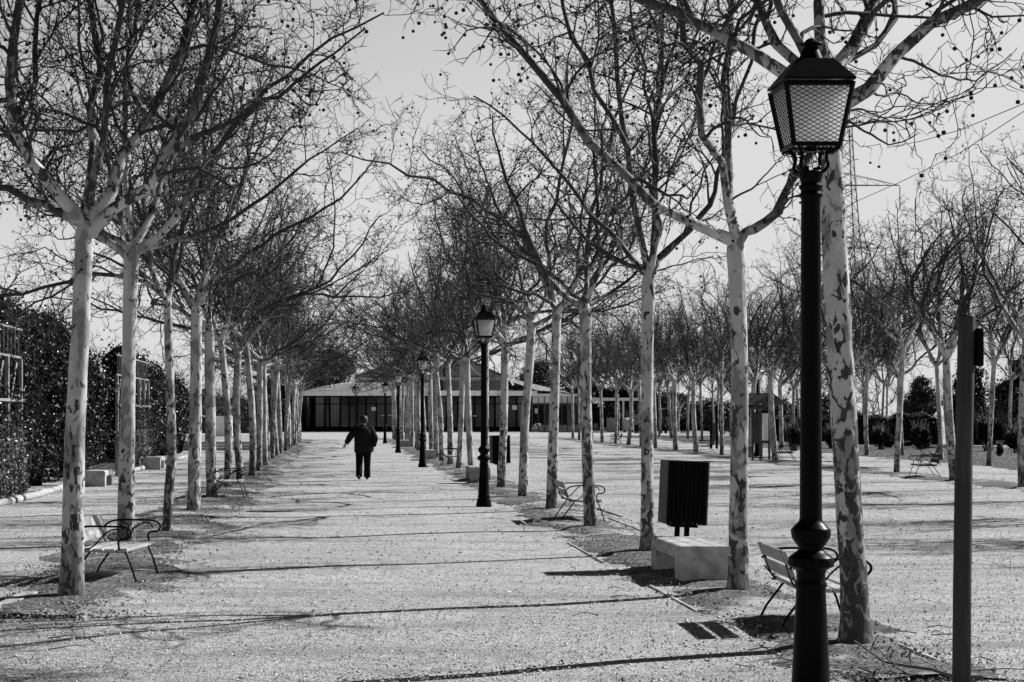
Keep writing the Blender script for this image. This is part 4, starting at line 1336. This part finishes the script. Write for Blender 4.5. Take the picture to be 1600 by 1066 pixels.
# ------------------------------------------------------------------ pavilion
BY = 185.0
def pavilion():
    root = empty('pavilion', (0, BY, 0))
    bx = lambda px, Y=BY: (px - VX) * Y / F
    bz = lambda p, Y=BY: CH + (HY - p) * Y / F
    xl, xr = bx(489), bx(832)
    # dark back walls / body
    m = MB()
    plan = [(xl, .6), (xr, .6), (xr + 3, 5), (xr + 3, 16), (xl - 1.2, 16), (xl - 1.2, 6)]
    n = len(plan)
    m.add([(x, y, -.1) for x, y in plan] + [(x, y, 3.85) for x, y in plan], [(k, (k + 1) % n, n + (k + 1) % n, n + k) for k in range(n)])
    m.build('wall', DARKG, root)
    MB().box(((xl + xr) / 2, .45, .22), (xr - xl, .12, .44)).build('plinth', DARKG, root)
    # windows
    cols = [492, 508, 515, 532, 546, 558, 572, 588, 603, 616, 630, 648, 664, 680, 698, 716, 730, 742, 758, 774, 792, 808, 824, 832]
    for k, (a, b) in enumerate(zip(cols[:-1], cols[1:])):
        xa, xb = bx(a), bx(b)
        w = MB()
        for x in (xa + .05, xb - .05): w.box((x, .42, 2.1), (.1, .1, 3.3))
        for z in (.5, 2.95, 3.72): w.box(((xa + xb) / 2, .43, z), (xb - xa - .2, .08, .09))
        fr = w.build('window', DARKG, root)
        mt = CURT if k in (0, 2, 13, 19, 21) else GLASS
        MB().box(((xa + xb) / 2, .5, 2.1), (xb - xa, .02, 3.2)).build('pane', mt, fr)
    # left chamfered glazing with pale blinds
    for k in range(3):
        t0, t1 = k / 3, (k + 1) / 3
        p0 = np.array((xl - 1.15 * t0, .5 + 5.0 * t0)); p1 = np.array((xl - 1.15 * t1, .5 + 5.0 * t1))
        c = (p0 + p1) / 2; d = p1 - p0; a = math.atan2(d[1], d[0])
        w = MB().box((p0[0] - .36, p0[1] - .1, 2.0), (.14, .14, 3.5)).build('window', DARKG, root)
        MB().box((c[0] - .3, c[1] - .1, 2.05), (np.hypot(*d), .04, 3.3), rz=a).build('pane', PLAST if k != 1 else CURT, w)
    # notices and door details
    for px, py_, w_, h_ in ((584, 639, .45, .38), (804.5, 637, .5, .45), (598, 649.5, .3, .08), (609, 649.5, .3, .08), (722, 650, .35, .08), (742, 650, .35, .08)):
        MB().box((bx(px), .36, bz(py_)), (w_, .015, h_)).build('notice', PAPER, root)
    # fascia
    m = MB(); m.bbox(((bx(476) + bx(838)) / 2, -.75, 4.05), (bx(838) - bx(476), .16, .52), .02)
    m.box((bx(476) - .65, 3.0, 4.05), (.14, 7.6, .52), rz=R(10))
    m.build('fascia', FASC, root)
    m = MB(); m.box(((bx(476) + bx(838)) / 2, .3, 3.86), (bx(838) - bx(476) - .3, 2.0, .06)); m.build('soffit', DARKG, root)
    # lower roof: shallow left part, steeper middle, hipped right part
    e0, ez = -.9, 4.33
    xa, xm, xb = bx(474), bx(692), bx(792)
    m = MB()
    m.poly([(xa, e0, ez), (xm, e0, ez), (xm, 5.2, 5.35), (bx(556, 190), 5.2, 5.35)])
    m.poly([(xa, e0, ez), (bx(556, 190), 5.2, 5.35), (bx(556, 190), 14, 5.35), (xa - 1.2, 14, ez)])
    m.build('roof', TILES, root)
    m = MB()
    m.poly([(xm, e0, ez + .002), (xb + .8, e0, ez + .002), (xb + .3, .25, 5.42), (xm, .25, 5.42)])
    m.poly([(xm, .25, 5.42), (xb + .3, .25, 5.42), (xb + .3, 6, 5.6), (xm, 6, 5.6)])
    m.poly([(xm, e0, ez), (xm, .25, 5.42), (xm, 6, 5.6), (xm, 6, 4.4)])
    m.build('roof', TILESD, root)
    m = MB()
    m.poly([(xb + .3, -.6, 5.3), (bx(838), -.85, 4.36), (bx(908), .6, 4.05), (bx(912), 6, 4.05), (xb + .3, 6, 5.9)])
    m.build('roof', TILES, root)
    # upper storey and hipped roof
    ul, ur = bx(556, 191), bx(788, 191)
    m = MB(); m.box(((ul + ur) / 2, 9.5, 5.4), (ur - ul - .6, 7.6, .9)); m.build('wall', PLAST, root)
    m = MB(); m.box(((ul + ur) / 2, 5.45, 5.72), (ur - ul, .14, .36)); m.build('fascia', FASC, root)
    rz_ = 5.92; ry0, ry1, ym = 5.2, 15, 10
    r1, r2 = bx(605, 195), bx(735, 195)
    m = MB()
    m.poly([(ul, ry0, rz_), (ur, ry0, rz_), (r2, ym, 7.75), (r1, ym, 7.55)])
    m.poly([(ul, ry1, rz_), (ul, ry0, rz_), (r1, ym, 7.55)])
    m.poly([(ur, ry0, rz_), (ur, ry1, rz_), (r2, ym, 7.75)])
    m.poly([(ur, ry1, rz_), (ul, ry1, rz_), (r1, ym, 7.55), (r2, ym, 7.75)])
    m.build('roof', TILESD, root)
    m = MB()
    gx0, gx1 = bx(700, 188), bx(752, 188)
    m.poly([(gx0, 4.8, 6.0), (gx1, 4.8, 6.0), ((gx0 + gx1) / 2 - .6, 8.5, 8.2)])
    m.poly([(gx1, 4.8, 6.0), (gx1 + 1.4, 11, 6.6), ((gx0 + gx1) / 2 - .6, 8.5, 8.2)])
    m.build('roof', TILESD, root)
    # ridge lines
    for p, q in (((r1, ym, 7.58), (r2, ym, 7.78)), ((ul, ry0, 5.95), (r1, ym, 7.58)), ((ur, ry0, 5.95), (r2, ym, 7.78)), ((xa, e0, 4.36), (bx(556, 190), 5.2, 5.38))):
        MB().tube([p, q], .1, 6).build('ridge_cap', TILES, root)
    # glazed right wing
    pts = [(bx(832), .3), (bx(850), -.3), (bx(868), -.5), (bx(886), -.3), (bx(900), .2), (bx(908), 1.2)]
    for k in range(5):
        p0, p1 = np.array(pts[k]), np.array(pts[k + 1]); d = p1 - p0; a = math.atan2(d[1], d[0]); c = (p0 + p1) / 2; ln = np.hypot(*d)
        w = MB().box((p0[0], p0[1], 1.9), (.09, .09, 3.9))
        w.box((c[0], c[1], 1.9), (.06, .06, 3.6), rz=a)
        w.box((c[0], c[1] - .02, 2.95), (ln, .08, .1), rz=a)
        w.box((c[0], c[1] - .02, .75), (ln, .06, .06), rz=a)
        w = w.build('window', STEEL, root)
        MB().box((c[0], c[1] + .08, 1.85), (ln, .03, 2.1), rz=a).build('pane', GLASS, w)
        MB().box((c[0], c[1] + .05, .36), (ln, .05, .66), rz=a).build('panel', PLAST, w)
        MB().box((c[0], c[1] + .08, 3.35), (ln, .03, .65), rz=a).build('pane', PAPER, w)  # opaque pale pane, its colour stands in for bright sky behind the glass
    MB().box(((bx(832) + bx(905)) / 2, .1, 3.86), (bx(905) - bx(832), 1.2, .3)).build('fascia', FASC, root)
    MB().box((bx(871), 3.0, 2.0), (4.6, .1, 4.0)).build('wall', DARKG, root)
    for px in (838, 868, 892): MB().box((bx(px), .02, 2.2), (.3, .02, .5)).build('notice', PAPER, root)
    tag(root, 'low pavilion with tiled hipped roofs and dark glazed front across the end of the lane', 'building')
pavilion()
MB().box((8, 0, .03), (62, 8, .06)).build('terrace', PLAST, None, loc=(0, BY + 1, 0))
tag(bpy.data.objects['terrace'], kind='structure')

root = empty('terrace_canopy', (X_(955, 182), 182, 0))
MB().bbox((0, 0, 3.4), (6.9, .14, .3), .01).build('beam', PALEW, root)
MB().bbox((1.3, 3, 3.48), (.14, 6, .16), .01).build('beam', PALEW, root)
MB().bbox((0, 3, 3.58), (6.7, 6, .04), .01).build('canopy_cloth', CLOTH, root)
for x in (-3.3, 1.25, 3.3): MB().bbox((x, 0, 1.65), (.17, .17, 3.3), .01).build('post', PALEW, root)
for x in (-3.3, 3.3): MB().bbox((x, 6, 1.65), (.17, .17, 3.3), .01).build('post', PALEW, root)
tag(root, 'flat terrace canopy on slim white posts right of the pavilion', 'canopy')

# small things on the terrace
root = empty('slatted_planter', (X_(958, 178), 178, 0))
m = MB()
for k in range(16):
    a = 2 * math.pi * k / 16; m.box((.62 * math.cos(a), .62 * math.sin(a), .75), (.2, .05, 1.4), rz=a + math.pi / 2)
m.build('slats', FENCEW, root)
MB().lathe([(.6, .05), (.6, 1.3), (.01, 1.3)], sides=16).build('liner', DARKG, root)
tag(root, 'round slatted wooden container on the terrace', 'container')
root = empty('waste_container', (X_(981, 178), 178, 0))
MB().bbox((0, 0, .7), (1.05, .9, 1.1), .08).build('body', simple('container_grey', .3, .6), root)
m = MB(); m.ball((0, 0, 1.25), .56, 14, (1, .85, .42)); m.build('lid', PALEW, root)
for sx in (-1, 1):
    MB().tube([(sx * .38, -.47, .12), (sx * .38, -.40, .12)], .12, 10).build('wheel', TYRE, root)
tag(root, 'pale waste container with rounded lid near the terrace canopy', 'container')

def bicycle(x, y, rz):
    root = empty('bicycle', (x, y, 0), rz)
    def ring(cx, r=.33):
        m = MB(); P = [(cx + r * math.cos(a), 0, .35 + r * math.sin(a)) for a in np.linspace(0, 2 * math.pi, 21)]
        m.tube(P, .022, 6, cap=False); w = m.build('wheel', TYRE, root)
        s = MB()
        for k in range(8): s.tube([(cx, 0, .35), (cx + r * math.cos(k * math.pi / 4), 0, .35 + r * math.sin(k * math.pi / 4))], .006, 3)
        s.build('spokes', PALEW, w)
    ring(-.52); ring(.52)
    m = MB(); A, B, C_, D = (-.52, 0, .35), (-.1, 0, .33), (-.22, 0, .85), (.38, 0, .88)
    for p, q in ((A, B), (A, C_), (B, C_), (C_, D), (B, D), (D, (.52, 0, .35))): m.tube([p, q], .025, 6)
    m.build('frame', PALEW, root)
    MB().tube([(.36, -.25, 1.0), (.4, 0, 1.02), (.36, .25, 1.0)], .016, 6).tube([(.38, 0, .88), (.4, 0, 1.02)], .02, 6).build('handlebar', IRON2, root)
    MB().ball((-.24, 0, .93), .12, 10, (1.3, .6, .35)).build('saddle', IRON2, root)
    m = MB(); m.tube([(-.1, -.1, .2), (-.1, .1, .46)], .015, 5); m.build('pedal', IRON2, root)
    tag(root, 'pale bicycle leaning by the glazed wing of the pavilion', 'bicycle')
bicycle(X_(839, 182), 182, R(20))
for i, (px, w) in enumerate(((918, 1), (945, 1), (932, 1), (1003, 1))):
    root = empty('cafe_chair', (X_(px, 178), 178 + (i % 2), 0), R(30 * i))
    MB().bbox((0, 0, .45), (.42, .42, .04), .01).build('seat', STEEL, root)
    m = MB(); [m.bbox((-.2, y, .7), (.03, .06, .42), .005) for y in (-.16, -.05, .06, .17)]; m.build('backrest', STEEL, root)
    for sx in (-1, 1):
        for sy in (-1, 1): MB().tube([(sx * .18, sy * .18, 0), (sx * .17, sy * .17, .44)], .018, 5).build('leg', STEEL, root)
    tag(root, 'grey cafe chair on the terrace, %s from the left' % ORD[{918: 0, 932: 1, 945: 2, 1003: 3}[px]], 'chair', 'cafe chairs on the terrace')

# ------------------------------------------------------------------ people
def skin_obj(name, nodes, edges, mat, parent, sub=2):
    me = bpy.data.meshes.new(name)
    me.from_pydata([n[0] for n in nodes], edges, [])
    o = bpy.data.objects.new(name, me); COL.objects.link(o); o.parent = parent
    mo = o.modifiers.new('Skin', 'SKIN'); mo.use_smooth_shade = True
    if not me.skin_vertices: me.attributes.get('')
    sv = me.skin_vertices[0].data
    for i, n in enumerate(nodes):
        r = n[1]; sv[i].radius = (r, r) if np.isscalar(r) else r
        sv[i].use_root = (i == 0)
    s = o.modifiers.new('Sub', 'SUBSURF'); s.levels = sub; s.render_levels = sub
    me.materials.append(mat)
    return o

def ensure_skin(me):
    pass

def chain(*idx): return [(a, b) for a, b in zip(idx[:-1], idx[1:])]

def person(loc, rz, label, jac, trou, pose, group=None, hat=True, scale=1.0, shoe=SHOE, fingers=False):
    """local frame: x right, y forward, z up; pose: joint positions"""
    root = empty('person', loc, rz); root.scale = (scale,) * 3
    p = pose
    # continuous body (skin)
    nodes = [((0, 0, .92), .1), ((0, 0, 1.15), .085), ((0, .0, 1.38), .08), ((0, .01, 1.46), .055), (p['head'][0], .075), (p['head'][1], .085)]
    edges = chain(0, 1, 2, 3, 4, 5)
    k = len(nodes)
    for s in ('l', 'r'):
        sh, el, ha = p['arm_' + s]
        nodes += [(sh, .05), (el, .038), (ha, .028)]
        edges += [(2, k), (k, k + 1), (k + 1, k + 2)]
        d = unit(np.array(ha) - np.array(el)); palm = np.array(ha) + d * .07
        nodes.append((tuple(palm), (.035, .02))); edges.append((k + 2, k + 3)); hk = k + 3
        k += 4
        side = unit(np.cross(d, (0, 1, .2)))
        for j in range(4):
            q = palm + side * (.024 * (j - 1.5)) + d * .035
            q2 = q + d * (.04 - .004 * abs(j - 1)) + np.array((0, .018, 0)); nodes += [(tuple(q), .009), (tuple(q2), .007)]
            edges += [(hk, k), (k, k + 1)]; k += 2
        q = palm - side * .045 + d * .0 + np.array((0, .02, 0)); nodes.append((tuple(q), .01)); edges.append((hk - 1, k)); k += 1
    for s in ('l', 'r'):
        hp, kn, an, toe = p['leg_' + s]
        nodes += [(hp, .085), (kn, .055), (an, .04), (toe, .035)]
        edges += [(0, k), (k, k + 1), (k + 1, k + 2), (k + 2, k + 3)]; k += 4
    skin_obj('body', nodes, edges, SKIN, root, 2)
    # jacket: closed padded torso with sleeves
    w = p.get('bulk', 1.0); rgc = np.random.default_rng(int(abs(loc[0]) * 100))
    def loft(mb, rings, sides=18, fold=.03):
        V = []; n = len(rings)
        for (cx, cy, cz, rx, ry) in rings:
            for k in range(sides):
                a = 2 * math.pi * k / sides
                f = 1 + fold * math.sin(a * 5 + cz * 23) + rgc.normal(0, fold * .35)
                V.append((cx + rx * f * math.cos(a), cy + ry * f * math.sin(a), cz))
        F_ = [(q * sides + k, q * sides + (k + 1) % sides, (q + 1) * sides + (k + 1) % sides, (q + 1) * sides + k) for q in range(n - 1) for k in range(sides)]
        F_ += [tuple(range(sides))[::-1], tuple((n - 1) * sides + k for k in range(sides))]
        mb.add(V, F_, True)
    m = MB()
    loft(m, [(0, 0, .74, .14 * w, .1 * w), (0, 0, .745, .205 * w, .15 * w), (0, 0, .85, .212 * w, .158 * w), (0, 0, 1.0, .198 * w, .15 * w), (0, 0, 1.15, .203 * w, .155 * w), (0, -.01, 1.28, .212 * w, .155 * w), (0, -.01, 1.37, .2 * w, .135 * w), (0, 0, 1.425, .145 * w, .1 * w), (0, 0, 1.46, .085, .08), (0, .01, 1.5, .07, .07)])
    for s in ('l', 'r'):
        sh, el, ha = [np.array(q, float) for q in p['arm_' + s]]
        inn = sh * np.array((.75, 1, 1)) + np.array((0, 0, .01))
        pts = cr([inn, sh, (sh + el) / 2, el, (el + ha) / 2, el * .06 + ha * .94], 3)
        rr = np.interp(np.linspace(0, 1, len(pts)), [0, .2, .5, .62, .95, 1], [.09, .098, .085, .08, .062, .058]) * (w ** .5) * (1 + rgc.normal(0, .035, len(pts)))
        m.tube(pts, rr, 12)
    jk = m.build('jacket', jac, root)
    # trousers
    m = MB(); loft(m, [(0, 0, .78, .1, .08), (0, 0, .8, .165, .125), (0, 0, .9, .17, .13), (0, 0, .97, .15, .12)])
    for s in ('l', 'r'):
        hp, kn, an, toe = [np.array(q, float) for q in p['leg_' + s]]
        pts = cr([hp + (0, 0, .06), hp - (0, 0, .05), (hp + kn) / 2, kn, (kn + an) / 2, an * .985 + kn * .015 - (0, 0, .02)], 3)
        rr = np.interp(np.linspace(0, 1, len(pts)), [0, .2, .5, .8, 1], [.1, .118, .095, .088, .092]) * (1 + rgc.normal(0, .03, len(pts)))
        m.tube(pts, rr, 12)
    m.build('trousers', trou, root)
    for s in ('l', 'r'):
        hp, kn, an, toe = p['leg_' + s]
        a = np.array(an); t = np.array(toe); heel = a - unit(t - a) * .04 - np.array((0, 0, .055))
        skin_obj('shoe', [(tuple(heel), .045), (tuple((a + t) / 2 - np.array((0, 0, .012))), .05), (tuple(t), .04)], chain(0, 1, 2), shoe, root, 1)
    hc = np.array(p['head'][1])
    m = MB(); m.ball(tuple(hc + (0, -.02, .02)), .112, 14, (.95, 1.0, 1.02)); m.build('hair', HAIR, root)
    if hat:
        m = MB(); m.lathe([(.125, .0), (.122, .05), (.1, .11), (.05, .135), (.001, .14)], c=tuple(hc + (0, -.01, .01)), sides=16); m.build('hat', HAIR, root)
    # face
    m = MB(); m.ball(tuple(hc + (0, .1, -.03)), .018, 8, (1, 1.3, 1.4))
    for s in (-1, 1): m.ball(tuple(hc + (s * .1, 0, -.03)), .022, 8, (.5, 1, 1.5))
    m.build('face', SKIN, root)
    m = MB()
    for s in (-1, 1): m.ball(tuple(hc + (s * .033, .088, .0)), .011, 8)
    m.build('eyes', HAIR, root)
    tag(root, label, 'person', group)
    return root
walk = dict(head=[(0.0, .03, 1.52), (0.0, .045, 1.60)], bulk=1.22,
            arm_l=[(-.19, 0, 1.36), (-.36, -.02, 1.17), (-.47, .02, .98)],
            arm_r=[(.19, 0, 1.36), (.31, -.04, 1.13), (.27, .02, .90)],
            leg_l=[(-.1, 0, .86), (-.115, -.02, .47), (-.125, -.22, .13), (-.125, -.13, .03)],
            leg_r=[(.1, 0, .86), (.10, .06, .48), (.10, .10, .09), (.10, .25, .045)])
person((X_(568, 47.6), 47.6, 0), 0, 'person in a dark jacket walking away down the lane, left arm held out', CLOTH, CLOTH2, walk)
stand = dict(head=[(0.0, .03, 1.52), (0.0, .04, 1.60)],
            arm_l=[(-.18, 0, 1.36), (-.27, -.02, 1.12), (-.2, .16, 1.0)],
            arm_r=[(.18, 0, 1.36), (.27, -.02, 1.12), (.26, .08, .88)],
            leg_l=[(-.1, 0, .86), (-.12, .02, .47), (-.13, 0, .09), (-.14, .15, .04)],
            leg_r=[(.1, 0, .86), (.11, .03, .48), (.12, .02, .09), (.14, .16, .04)])
for i, (px, Y, rz, ja, sc_, lb) in enumerate(((995, 168, 2.2, CLOTH3, 1.12, 'standing person in a light coat beside the white canopy'),
        (1033, 168, 1.0, CLOTH, 1.12, 'taller dark-clothed person of the pair right of the pale trunk'),
        (1040, 167, 4.0, CLOTH, .92, 'shorter dark-clothed person of the pair right of the pale trunk'),
        (1067, 170, 2.8, CLOTH, .95, 'dark-clothed person left of the pair by the leaning trunk'),
        (1075, 169, .6, CLOTH2, 1.05, 'person in black right of the pair by the leaning trunk'))):
    person((X_(px, Y), Y, 0), rz, lb, ja, CLOTH2, stand, 'people standing near the terrace', hat=False, scale=sc_, shoe=HAIR)

# ------------------------------------------------------------------ left far: steps, low wall
m = MB()
for k in range(3): m.box((-7.6, 88 + k * .6 + 20, .07 + .14 * k), (6.6 - .01 * k, 40 - .01 * k, .14))
o = m.build('steps', CONC); tag(o, kind='structure')
o = MB().bbox((0, 0, .75), (1.3, .5, 1.3), .02).build('low_wall', FASC, None, loc=(X_(347, 112), 112, .3)); tag(o, 'short white block wall between trunks at the end of the left path', 'wall')

# ------------------------------------------------------------------ edging boards
k = 0
for x, ya, yb in ((3.22, 9, 13.45), (3.2, 15.72, 18.2), (4.28, 9.5, 13.6), (4.26, 15.7, 17.6), (4.6, 25.2, 30), (4.9, 30.5, 34.6), (-3.35, 14.6, 16.2), (3.15, 21, 24.2)):
    o = MB().bbox((0, 0, 0), (.035, yb - ya, .06), .006).build('edging_board', EDGE, None, loc=(x, (ya + yb) / 2, -.024))
    tag(o, 'weathered board edging the tree strip lengthwise, %s from the camera' % ORD[k], 'edging board', 'boards edging the tree pits'); k += 1
k = 0
for y in (12.0, 15.72, 20.9, 25.3, 30.3, 35.2):
    o = MB().bbox((0, 0, 0), (1.02, .035, .06), .006).build('edging_board', EDGE, None, loc=(3.72, y, -.012))
    tag(o, 'weathered board laid across the right tree strip, %s from the camera' % ORD[k], 'edging board', 'boards edging the tree pits'); k += 1

o = MB().bbox((0, 0, 0), (.16, 2.9, .07), .008, rz=R(-2)).build('edging_board', LOGW, None, loc=(-3.06, 15.7, .0))
tag(o, 'wide pale board lying along the left path edge before the nearest trunk', 'edging board', 'boards edging the tree pits')

# ------------------------------------------------------------------ fallen branch
rg = random.Random(4)
T = Tree(900, .9, 1.0, 0)
def onfloor(px, py_, z=.04):
    Y = (CH - z) * F / (py_ - HY); w = W(px, py_, Y); return w
P = [onfloor(1334, 1001, .22), onfloor(1362, 1020, .12), onfloor(1380, 1034, .09), (onfloor(1412, 1040, .08)), onfloor(1455, 1046, .08), onfloor(1490, 1057, .06), onfloor(1535, 1058, .06)]
br = [(np.array([np.interp(np.linspace(0, 6, 13), range(7), [p[k] for p in P]) for k in range(3)]).T, np.linspace(.006, .013, 13)[:], 6)]
for (a, b, c, r) in (((1362, 1020), (1364, 1006), (1374, 991), .008), ((1380, 1034), (1386, 1048), (1404, 1052), .007), ((1392, 1037), (1380, 1022), (1372, 1012), .005), ((1425, 1041), (1420, 1025), (1426, 1008), .006), ((1378, 1040), (1350, 1042), (1320, 1035), .006), ((1400, 1040), (1390, 1030), (1396, 1020), .005)):
    br.append((np.array([onfloor(*a, .08), onfloor(*b, .12), onfloor(*c, .2)]), np.array((r, r * .8, r * .4)), 5))
o = bpy.data.objects.new('fallen_branch', tubes_mesh('fallen_branch', br, TWIG)); COL.objects.link(o)
tag(o, 'forked dry branch lying at the foot of the leaning plane tree', 'branch')

# ------------------------------------------------------------------ pebbles and leaf litter
def scatter():
    r = np.random.default_rng(9)
    n = 60000
    # even density on screen: sample photo rows
    py_ = r.uniform(700, 1090, n) ; Y = GY(py_); Y = np.clip(Y, 9, 90)
    X = (r.uniform(-60, 1660, n) - VX) * Y / F
    s = r.gamma(2, .0019, n) * (Y / 14) ** .45 + .0035
    oc = np.array([(1, 0, 0), (-1, 0, 0), (0, 1, 0), (0, -1, 0), (0, 0, 1), (0, 0, -.6)])
    fc = np.array([(0, 2, 4), (2, 1, 4), (1, 3, 4), (3, 0, 4), (2, 0, 5), (1, 2, 5), (3, 1, 5), (0, 3, 5)])
    V = oc[None] * (s[:, None, None] * r.uniform(.6, 1.3, (n, 6, 1))) * np.array((1, 1, .6)) + np.stack([X, Y, np.full(n, .002)], 1)[:, None, :]
    q = fc[None] + (np.arange(n) * 6)[:, None, None]
    o = bpy.data.objects.new('pebbles', fast_mesh('pebbles', V.reshape(-1, 3), q.reshape(-1, 3), STONE, False, np.repeat(r.random(n), 6))); COL.objects.link(o); tag(o, kind='stuff', label='loose pebbles over the gravel')
    # litter along the rows
    def row(xc, sd, y0, y1, n, p=1.6):
        u = r.random(n) ** p; Y = y0 + (y1 - y0) * u
        return np.stack([r.normal(xc, sd, n), Y, r.uniform(.0, .045, n)], 1)
    P = np.concatenate([row(-2.65, .42, 15, 90, 15000), row(3.85, .34, 11, 90, 15000), row(16.6, .7, 35, 110, 3000, 1), row(27, 3.6, 50, 120, 9000, 1),
                        np.stack([r.uniform(-6, 14, 300), r.uniform(10, 50, 300), np.full(300, .01)], 1), row(-6.9, .4, 30, 80, 1500, 1)])
    V, q, a = leaf_cloud(P, .03, r)
    V[:, 2] = np.maximum(V[:, 2], .002)
    o = bpy.data.objects.new('leaf_litter', fast_mesh('leaf_litter', V, q, LITTER, False, a)); COL.objects.link(o); tag(o, kind='stuff', label='dry leaf litter under the tree rows')
    tw = []
    for i in range(420):
        xc = (-2.65, 3.85)[i % 2]; y = 10 + 50 * r.random() ** 1.5; x = r.normal(xc, .6)
        a = r.uniform(0, 6.28); L_ = r.uniform(.08, .45)
        tw.append((np.array([(x, y, .02), (x + math.cos(a) * L_ / 2, y + math.sin(a) * L_ / 2, .045), (x + math.cos(a + .4) * L_, y + math.sin(a + .4) * L_, .02)]), np.array((.005, .004, .002)), 4))
    o = bpy.data.objects.new('dry_twigs', tubes_mesh('dry_twigs', tw, TWIG)); COL.objects.link(o); tag(o, kind='stuff', label='dry twigs scattered under the tree rows')
scatter()
